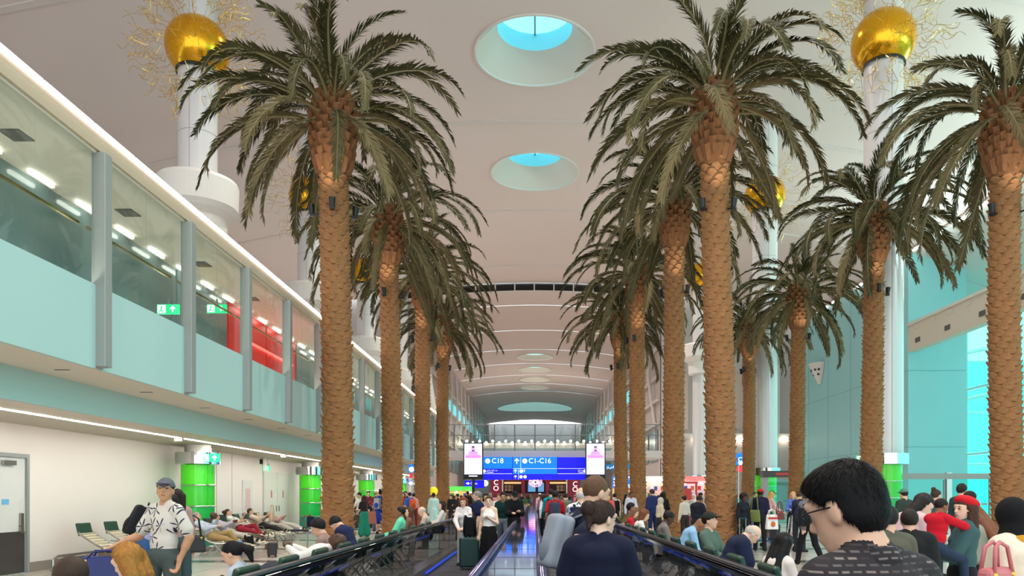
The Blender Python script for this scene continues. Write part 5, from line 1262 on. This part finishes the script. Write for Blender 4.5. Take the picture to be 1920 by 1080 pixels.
# standing groups on the left
def st(label, px, yt, Y, yaw, *a, **k): return person(label, px, yt, Y, yaw, *a, **k)
st('woman in black coat at the left of the queue by the green column', 648, 926, 38, -30, 'stand', (34, 32, 36), 'pants', (30, 30, 36), hair='long', fem=True)
p = st('dark-skinned man in navy jacket with navy backpack in the queue', 657, 923, 36, 10, 'stand', (40, 40, 62), 'pants', (34, 40, 66), sk='d'); wear(p, 'navy backpack in the queue by the green column', (40, 40, 90))
st('man in white T-shirt pushing a blue trolley toward the viewer', 677, 924, 33, 150, 'push', (226, 222, 218), 'jeans', (70, 84, 110), hair='thick', sleeve=.45)
trolley('blue luggage trolley of the man in white', PX(668, 32), 32, 170, [((60, 50, 44), 0, .25, .6, .42, .3)])
p = st('woman in black top and green skirt with brown bag between the left palms', 683, 929, 29.5, 20, 'bag', (26, 26, 30), 'long', (18, 110, 90), hair='long', hc=(52, 28, 28), fem=True, sleeve=.45)
handbag('brown leather tote on the woman in the green skirt', p['back'](.24, -.02, .12), p['yaw'], (140, 76, 56), .5, .5, .16, .4)
st('man in maroon shirt facing the viewer in front of the green column', 691, 921, 38, 180, 'stand2', (122, 40, 48), hair='short')
p = st('bald man in navy sweater beside the second left palm', 704, 921, 34, -60, 'folded', (36, 38, 60), 'jeans', (80, 96, 124), hair='fringe', hc=(130, 120, 110))
p = st('woman in blue dress with hair up left of the second left palm', 713, 919, 31.5, -20, 'stand', (30, 60, 160), 'skirt', (30, 60, 160), hair='bun', fem=True, sleeve=.3); wear(p, 'blue and grey drawstring bag on the woman in the blue dress', (170, 176, 190), (40, 80, 180))
st('person in red top right of the second left palm', 756, 923, 36, 160, 'stand2', (168, 38, 44), 'pants', (90, 44, 44), fem=True, hair='long', hc=(60, 40, 32))
st('man in dark top holding a child, right of the second left palm', 761, 921, 38, 170, 'folded', (60, 40, 44), hair='short')
p = st('man in bright blue T-shirt and grey trousers between the second and third left palms', 769, 923, 34, 40, 'folded', (30, 110, 215), 'pants', (140, 146, 142), sleeve=.45); wear(p, 'orange backpack on the man in the blue T-shirt', (226, 96, 50))
st('man in pale red shirt behind the orange backpack', 776, 925, 37, 20, 'stand', (210, 150, 140), 'pants', (110, 34, 44))
st('man in long mint robe between the third and fourth left palms', 813, 924, 33, 10, 'stand', (186, 220, 214), 'long', (186, 220, 214), hair='short', sk='b')
for i, (px, yt, Y, c) in enumerate(((846, 928, 44, (34, 34, 38)), (853, 930, 46, (30, 36, 60)), (859, 926, 42, (44, 40, 44)), (866, 929, 40, (60, 40, 60)), (877, 921, 46, (50, 30, 34)))):
    st('traveller in %s top right of the fourth left palm, %s of five' % (['black', 'navy', 'charcoal', 'plum', 'wine'][i], ['first', 'second', 'third', 'fourth', 'fifth'][i]), px, yt, Y, 170-40*i, ['stand', 'phone', 'folded', 'stand2', 'stand'][i], c, sk='lbtlb'[i])

# left walkway, coming towards the viewer
p = st('red-haired woman in white blouse leaning on luggage on the left walkway', 871, 932, 17.3, 172, 'lady', (236, 228, 224), 'pants', (200, 190, 180), hair='bob', hc=(124, 62, 38), fem=True, sk='f')
suitcase('tall dark green suitcase in front of the red-haired woman', PX(880, 16.4), 16.4, 4, (22, 58, 56), .66, .44, .28, .2)
backpack('black bag lying on top of the dark green suitcase', (PX(881, 16.4), 16.4, .95), pi, (22, 22, 24))
p = st('grey-haired man in navy shirt reaching for the luggage on the left walkway', 898, 921, 18.2, 120, 'gent', (26, 32, 66), 'pants', (190, 176, 150), hair='short', hc=(130, 122, 116), sleeve=.45, sk='l', bulk=.02)
st('young woman in white camisole and black skirt walking on the left walkway', 917, 930, 15.6, 176, 'girl', (240, 236, 230), 'long', (18, 18, 20), hair='lowbun', hc=(70, 48, 38), fem=True, sleeve=-1, sk='f', res=.01, fingers=True)
p = st('man in dark green polo with sweater tied at the waist on the left walkway', 943, 923, 21, 185, 'walk', (18, 54, 52), 'shorts', (120, 130, 140), hair='thick', sleeve=.45, sk='t')
st('man in black sweatshirt and cap looking at a phone on the left walkway', 964, 922, 20.5, 190, 'phone', (18, 18, 20), 'pants', (30, 30, 34), hair='crop', hat='cap', hatc=(24, 24, 26), bulk=.02)
st('woman with fair face behind the young woman on the left walkway', 911, 925, 23, 180, 'walk2', (200, 170, 160), hair='long', fem=True, X=-1.5)
st('person in cream top behind the green polo man on the left walkway', 934, 926, 26, 184, 'walk', (222, 210, 196), hair='short', hc=(120, 84, 60), X=-1.25)
st('person in grey top far behind on the left walkway', 951, 927, 31, 180, 'walk2', (120, 120, 126), X=-1.1)
st('person in white shirt far down the left walkway', 976, 927, 38, 180, 'walk', (230, 226, 222), X=-.95)
# right walkway, going away
p = st('man in red T-shirt and white trousers walking away on the right walkway', 1041, 920, 19.4, -4, 'walk', (180, 26, 36), 'pants', (226, 218, 206), hair='short', sk='b', sleeve=.45); wear(p, 'slate backpack on the man in the red T-shirt', (58, 66, 84))
p = st('man in teal jacket walking away ahead of the red T-shirt', 1026, 917, 23, 0, 'walk2', (20, 150, 160), 'jeans', (40, 80, 120), X=.5); wear(p, 'large dark backpack on the man in the teal jacket', (20, 26, 36))
p = st('white-haired man in white shirt walking away on the right walkway', 1078, 914, 11.8, -14, 'walk2', (224, 222, 222), 'pants', (70, 72, 80), hair='fringe', hc=(206, 200, 192), sleeve=.45, X=.72); wear(p, 'navy bag on the back of the white-haired man', (26, 32, 60))
st('girl in white top far down the right walkway', 1013, 928, 30, 0, 'walk', (232, 228, 226), fem=True, hair='long', X=.4)
st('person in lilac top far down the right walkway', 1003, 926, 36, 0, 'walk2', (176, 130, 160), fem=True, hair='long', hc=(90, 60, 50), X=.35)
st('person in pink shirt and white cap far down the right walkway', 985, 925, 44, 10, 'walk', (236, 190, 196), hat='cap', hatc=(240, 236, 236), X=.3)
st('person in olive top far down the right walkway', 1052, 925, 27, 0, 'walk', (110, 112, 90), X=1.1)

# right balustrade seats (facing right)
def rseat(label, y, pose, top, bot, sk, hair, hc, fem=False, sleeve=1., dx=0., lift=0., yaw=-90, **k): return person(label, 0, None, y, yaw, pose, top, 'pants', bot, (50, 46, 44), sk, hair, hc, sleeve, fem, X=2.62+dx, seat_lift=lift, **k)
rseat('grey-haired heavy man in navy shirt leaning forward by the right balustrade', 9.3, 'hunch', (26, 34, 62), (60, 60, 66), 'f', 'fringe', (196, 186, 176), lift=.04, dx=-.3, bulk=.03, sleeve=.5)
rseat('person in black cap and green tweed jacket looking round by the right balustrade', 10.6, 'situp', (86, 108, 96), (40, 44, 40), 'l', 'short', (30, 24, 22), lift=.02, yaw=-130, hat='cap', hatc=(40, 42, 38), dx=-.1)
rseat('bald dark-skinned man in light blue shirt by the right balustrade', 12.2, 'hunch', (140, 180, 214), (50, 54, 60), 'b', None, (0, 0, 0), lift=.04, dx=-.3)
rseat('man with black hair in grey jacket by the right balustrade', 13.6, 'sit', (120, 110, 108), (40, 40, 44), 'd', 'short', (20, 18, 18), lift=0, dx=-.35)
rseat('brown-haired woman in white top by the right balustrade', 15.6, 'sit', (232, 222, 216), (60, 60, 70), 'l', 'bob', (110, 64, 40), True, dx=-.5)
rseat('person in red jacket by the right balustrade', 17.2, 'sit', (200, 34, 34), (40, 40, 44), 'l', 'long', (120, 84, 60), True, dx=-.5, lift=.02)
rseat('person with black hair seated near the third right palm', 18.4, 'situp', (60, 60, 70), (40, 40, 44), 'l', 'thick', (20, 18, 18), dx=-.2, lift=.08)
rseat('woman with long black hair and white sweater seated at lower right', 7.9, 'sit', (232, 220, 214), (150, 60, 70), 'l', 'verylong', (18, 16, 18), True, dx=-.1, lift=-.12, yaw=-60)
# standing right
st('man in navy suit between the second and third right palms', 1224, 917, 27, 30, 'stand', (34, 48, 92), 'pants', (30, 42, 84), hair='short', hc=(60, 50, 50), bulk=.02)
st('man in white and blue shirt between the third and fourth right palms', 1183, 922, 31, 176, 'stand2', (206, 210, 228), 'pants', (50, 54, 80), sk='b')
st('woman in coral top left of the fourth right palm', 1143, 926, 28, 150, 'stand', (226, 110, 100), fem=True, hair='long', hc=(120, 80, 50))
p = st('person in white T-shirt with black backpack left of the fourth right palm', 1153, 925, 31, 10, 'stand', (222, 218, 214)); wear(p, 'black backpack left of the fourth right palm', (24, 26, 30))
st('person in black right of the third right palm', 1243, 922, 27.6, -30, 'folded', (28, 28, 32), fem=True, hair='long')
st('woman in cream scarf right of the third right palm', 1237, 933, 24, -70, 'stand', (214, 196, 170), fem=True, hair=None, hat='hijab', hatc=(200, 186, 170))
p = st('man in black hoodie left of the nearest right palm', 1307, 930, 20.5, -50, 'phone', (24, 28, 40), 'pants', (34, 36, 42), sk='b', hair='short', bulk=.02)
st('woman with long dark hair in a white jacket left of the nearest right palm', 1327, 926, 23.8, -70, 'stand', (232, 226, 222), 'pants', (206, 200, 196), fem=True, hair='verylong', hc=(48, 26, 26))
st('tall man with short brown hair by the nearest right palm', 1329, 911, 25, -60, 'stand2', (200, 190, 184), hair='short', hc=(90, 66, 52))
p = st('person in cream shirt left of the man in the black hoodie', 1284, 930, 26, 30, 'stand', (226, 216, 202), 'pants', (60, 50, 50), hair='short'); handbag('dark red bag of the person in the cream shirt', p['back'](.25, 0, .05), p['yaw'], (140, 40, 60))
st('person in white headscarf among the group by the red kiosk', 1301, 926, 30, 150, 'stand', (210, 200, 200), 'long', (120, 110, 110), fem=True, hair=None, hat='hijab', hatc=(226, 220, 220))
st('person with dark cap among the group by the red kiosk', 1314, 924, 31, 160, 'stand2', (160, 140, 140), hat='cap', hatc=(24, 24, 26))
p = st('woman in black right of the nearest right palm with a silver case', 1393, 926, 21.5, -160, 'stand', (28, 30, 40), 'pants', (28, 30, 34), sk='d', hair='afro', hc=(24, 20, 20), fem=True)
suitcase('black case with silver handle beside the woman in black', PX(1396, 20.6), 20.6, 30, (40, 40, 44), .5, .36, .24, .45)
p = st('man in red cap and navy jacket with a green bag, beside the nearest palm', 1425, 917, 22, -30, 'bag', (32, 32, 60), 'pants', (34, 32, 40), sk='d', hair='crop', hat='cap', hatc=(196, 40, 40), bulk=.015)
handbag('olive green crossbody bag on the man in the red cap', p['back'](-.1, -.2, .2), p['yaw'], (112, 128, 60), .34, .36, .12, .45)
b_ = handbag('white shopping bag with red band and orange print by the man in the red cap', (PX(1447, 21), 21, 1.1), .2, (236, 232, 228), .36, .42, .16, .14, 'shopping_bag')
MB().box((0, -.085, -.1), (.3, .01, .05), Matrix.Rotation(R(-7), 3, 'X')).build('red_band', cloth((200, 50, 60)), b_); MB().ell((0, -.085, -.27), (.07, .012, .08), 10, 8).build('orange_print', cloth((200, 110, 60)), b_)
st('blond woman in green cap and pink top past the red cap man', 1441, 920, 26, -80, 'push', (226, 180, 176), 'pants', (60, 80, 60), fem=True, hair='long', hc=(206, 160, 96), hat='cap', hatc=(60, 140, 50))
st('blond woman in blue shirt with folded arms near the glass lift portal', 1487, 922, 26, 160, 'folded', (90, 120, 200), 'pants', (40, 40, 50), fem=True, hair='bob', hc=(206, 160, 100))
p = st('man in grey jacket with curly grey hair walking left of the nearest man', 1516, 920, 17.5, 20, 'walk', (108, 106, 108), 'pants', (22, 22, 26), hair='afro', hc=(80, 78, 80), bulk=.02); 
backpack('black backpack on the shoulder of the man in the grey jacket', p['back'](-.24, -.1, .2), p['yaw'], (20, 26, 32))
st('brown-haired man facing right next to the curly grey-haired man', 1497, 921, 21.5, -60, 'stand2', (44, 50, 70), hair='short', hc=(84, 54, 40))
trolley('steel trolley right of the red cap man', PX(1465, 23.5), 23.5, 60, [((60, 60, 66), 0, .2, .5, .4, .26)])
trolley('empty trolley behind the woman in black by the palm', PX(1478, 25.5), 25.5, 100)
handbag('maroon handbag held out near the blond woman in the vest', (PX(1462, 23), 23, 1.15), .5, (120, 40, 40), .36, .26)
# right edge group
p = st('woman in red beret and dark teal leather jacket at right', 1800, None, 7.2, 62, 'carry', (58, 88, 90), 'pants', (24, 24, 28), sk='f', hair='long', hc=(70, 44, 34), fem=True, hat='beret', hatc=(200, 30, 40), H=1.60, res=.009, fingers=True, bulk=.02, X=PX(1803, 7.2))
person('small boy in red hooded jacket carried by the woman in the beret', 0, None, 7.0, -58, 'child', (196, 20, 40), 'pants', (40, 54, 76), (40, 30, 40), 'b', 'short', (30, 22, 20), X=PX(1752, 7.0), z=.72, H=None, sc=.60, res=.009)
p = st('dark-haired woman in pink blouse stooping left of the boy in red', 1700, None, 8.0, -70, 'bend', (222, 186, 190), 'pants', (40, 40, 44), sk='f', hair='bob', hc=(36, 30, 30), fem=True, H=1.62, X=PX(1682, 8.0))
p = st('person in black padded jacket behind the nearest man', 1690, None, 6.6, -20, 'stand', (30, 32, 34), hair='short', H=1.50, X=PX(1706, 6.6), bulk=.03)
st('person in olive jacket behind the shoulder of the nearest man', 1672, None, 5.6, 10, 'stand', (92, 90, 76), hair='short', hc=(30, 26, 24), H=1.55, X=PX(1668, 5.6), bulk=.02)
st('small woman with hair in a top bun before the glass partition', 1752, 918, 15, -70, 'stand', (50, 90, 90), fem=True, hair='bun', hc=(60, 44, 36))
st('tall man with dark hair before the glass partition behind the beret', 1801, 908, 16, -60, 'stand', (40, 60, 60), hair='thick')
st('man in dark suit right of the red beret', 1823, 921, 13, 60, 'stand', (40, 60, 60), hair='short')
st('girl with long brown hair and grey-green jacket at right', 1848, None, 7.6, 30, 'lookdown', (150, 150, 136), hair='verylong', hc=(120, 72, 50), fem=True, H=1.50, X=PX(1850, 7.6), bulk=.015)
st('man in green cap in front of the green column at right', 1697, 917, 18, 10, 'stand', (50, 60, 56), hat='cap', hatc=(80, 130, 110))
p = st('woman in cream sweater, black headscarf and mustard collar at the right edge', 1912, None, 4.6, 20, 'bag', (232, 218, 196), 'pants', (40, 40, 46), sk='t', hair=None, hat='hijab', hatc=(18, 18, 20), fem=True, H=1.60, res=.009, fingers=True, bulk=.02, X=PX(1908, 4.6))
MB().lathe([(.075, -.06), (.1, -.05), (.105, 0), (.08, .03)], 20).build('collar', cloth((206, 150, 40)), p['o'], smooth=True).location = Vector(p['T']['back'](0, -.01, .53))
handbag('dusty pink leather handbag held by the woman in the cream sweater', (PX(1868, 4.4), 4.4, 1.2), .5, (200, 112, 116), .30, .36, .15, .15)

# far crowd
cols = [('black', (28, 28, 32)), ('white', (226, 222, 218)), ('navy', (36, 42, 76)), ('grey', (120, 120, 124)), ('red', (170, 40, 44)), ('beige', (206, 184, 156)), ('blue', (60, 100, 170)), ('pink', (214, 150, 156)), ('brown', (110, 78, 60)), ('teal', (40, 110, 112)), ('green', (70, 100, 64)), ('yellow', (214, 180, 70)), ('violet', (104, 80, 140))]
rp = random.Random(11); used = set(); zones = [((786, 812), (40, 55), 'left of the fourth left palm'), ((842, 892), (46, 66), 'below the left portrait screen'), ((905, 1000), (44, 74), 'in front of the maroon shop'), ((1040, 1100), (40, 72), 'right of the maroon shop'), ((1150, 1215), (40, 56), 'by the amber shop bay'), ((1212, 1300), (34, 52), 'by the bright shop bay'), ((1330, 1420), (36, 50), 'behind the nearest right palm'), ((640, 720), (42, 55), 'beyond the queue on the left')]
cnt = [3, 9, 15, 9, 7, 9, 6, 7]
for (zr, yr, zl), n in zip(zones, cnt):
    for i in range(n):
        px = zr[0]+(zr[1]-zr[0])*(i+.5)/n+rp.uniform(-2, 2); Y = rp.uniform(*yr); x = PX(px, Y)
        for _ in range(60):
            ok = all((x-q.location.x)**2+(Y-q.location.y)**2 > (.7 if q.get('category') == 'person' else 1.1)**2 for q in COL.objects if q.get('category') in ('person', 'palm tree', 'column'))
            if ok and x > -10.2 and not (abs(x+.24) < .5 and Y < 57) and abs(x-PX(887, 58))+abs(Y-58) > .8 and abs(x-PX(1116, 58))+abs(Y-58) > .8: break
            px = rp.uniform(*zr); Y = rp.uniform(*yr); x = PX(px, Y)
        for _ in range(50):
            a, b = rp.choice(cols), rp.choice(cols)
            if (a[0], b[0], zl) not in used: break
        used.add((a[0], b[0], zl)); fem = rp.random() < .5
        person('distant traveller in %s top and %s bottoms %s' % (a[0], b[0], zl), px, None, Y, rp.choice((0, 20, 180, 160, 90, -90, 200)), rp.choice(('stand', 'stand2', 'walk', 'walk2', 'folded', 'phone')), a[1], 'pants', b[1], sk=rp.choice('lftbd'), hair='long' if fem and rp.random() < .7 else 'short',
               hc=rp.choice(((30, 24, 22), (60, 42, 32), (110, 78, 52), (150, 140, 130))), fem=fem, H=rp.uniform(1.58, 1.82), sleeve=rp.choice((.45, 1.)), group='distant crowd')
bpy.data.objects.remove(lp) if first[0] else None
cyc = sc.cycles
cyc.max_bounces = 6; cyc.diffuse_bounces = 3; cyc.glossy_bounces = 3; cyc.transmission_bounces = 2; cyc.transparent_max_bounces = 10
cyc.adaptive_threshold = .04; cyc.sample_clamp_indirect = 4; cyc.caustics_reflective = False; cyc.caustics_refractive = False
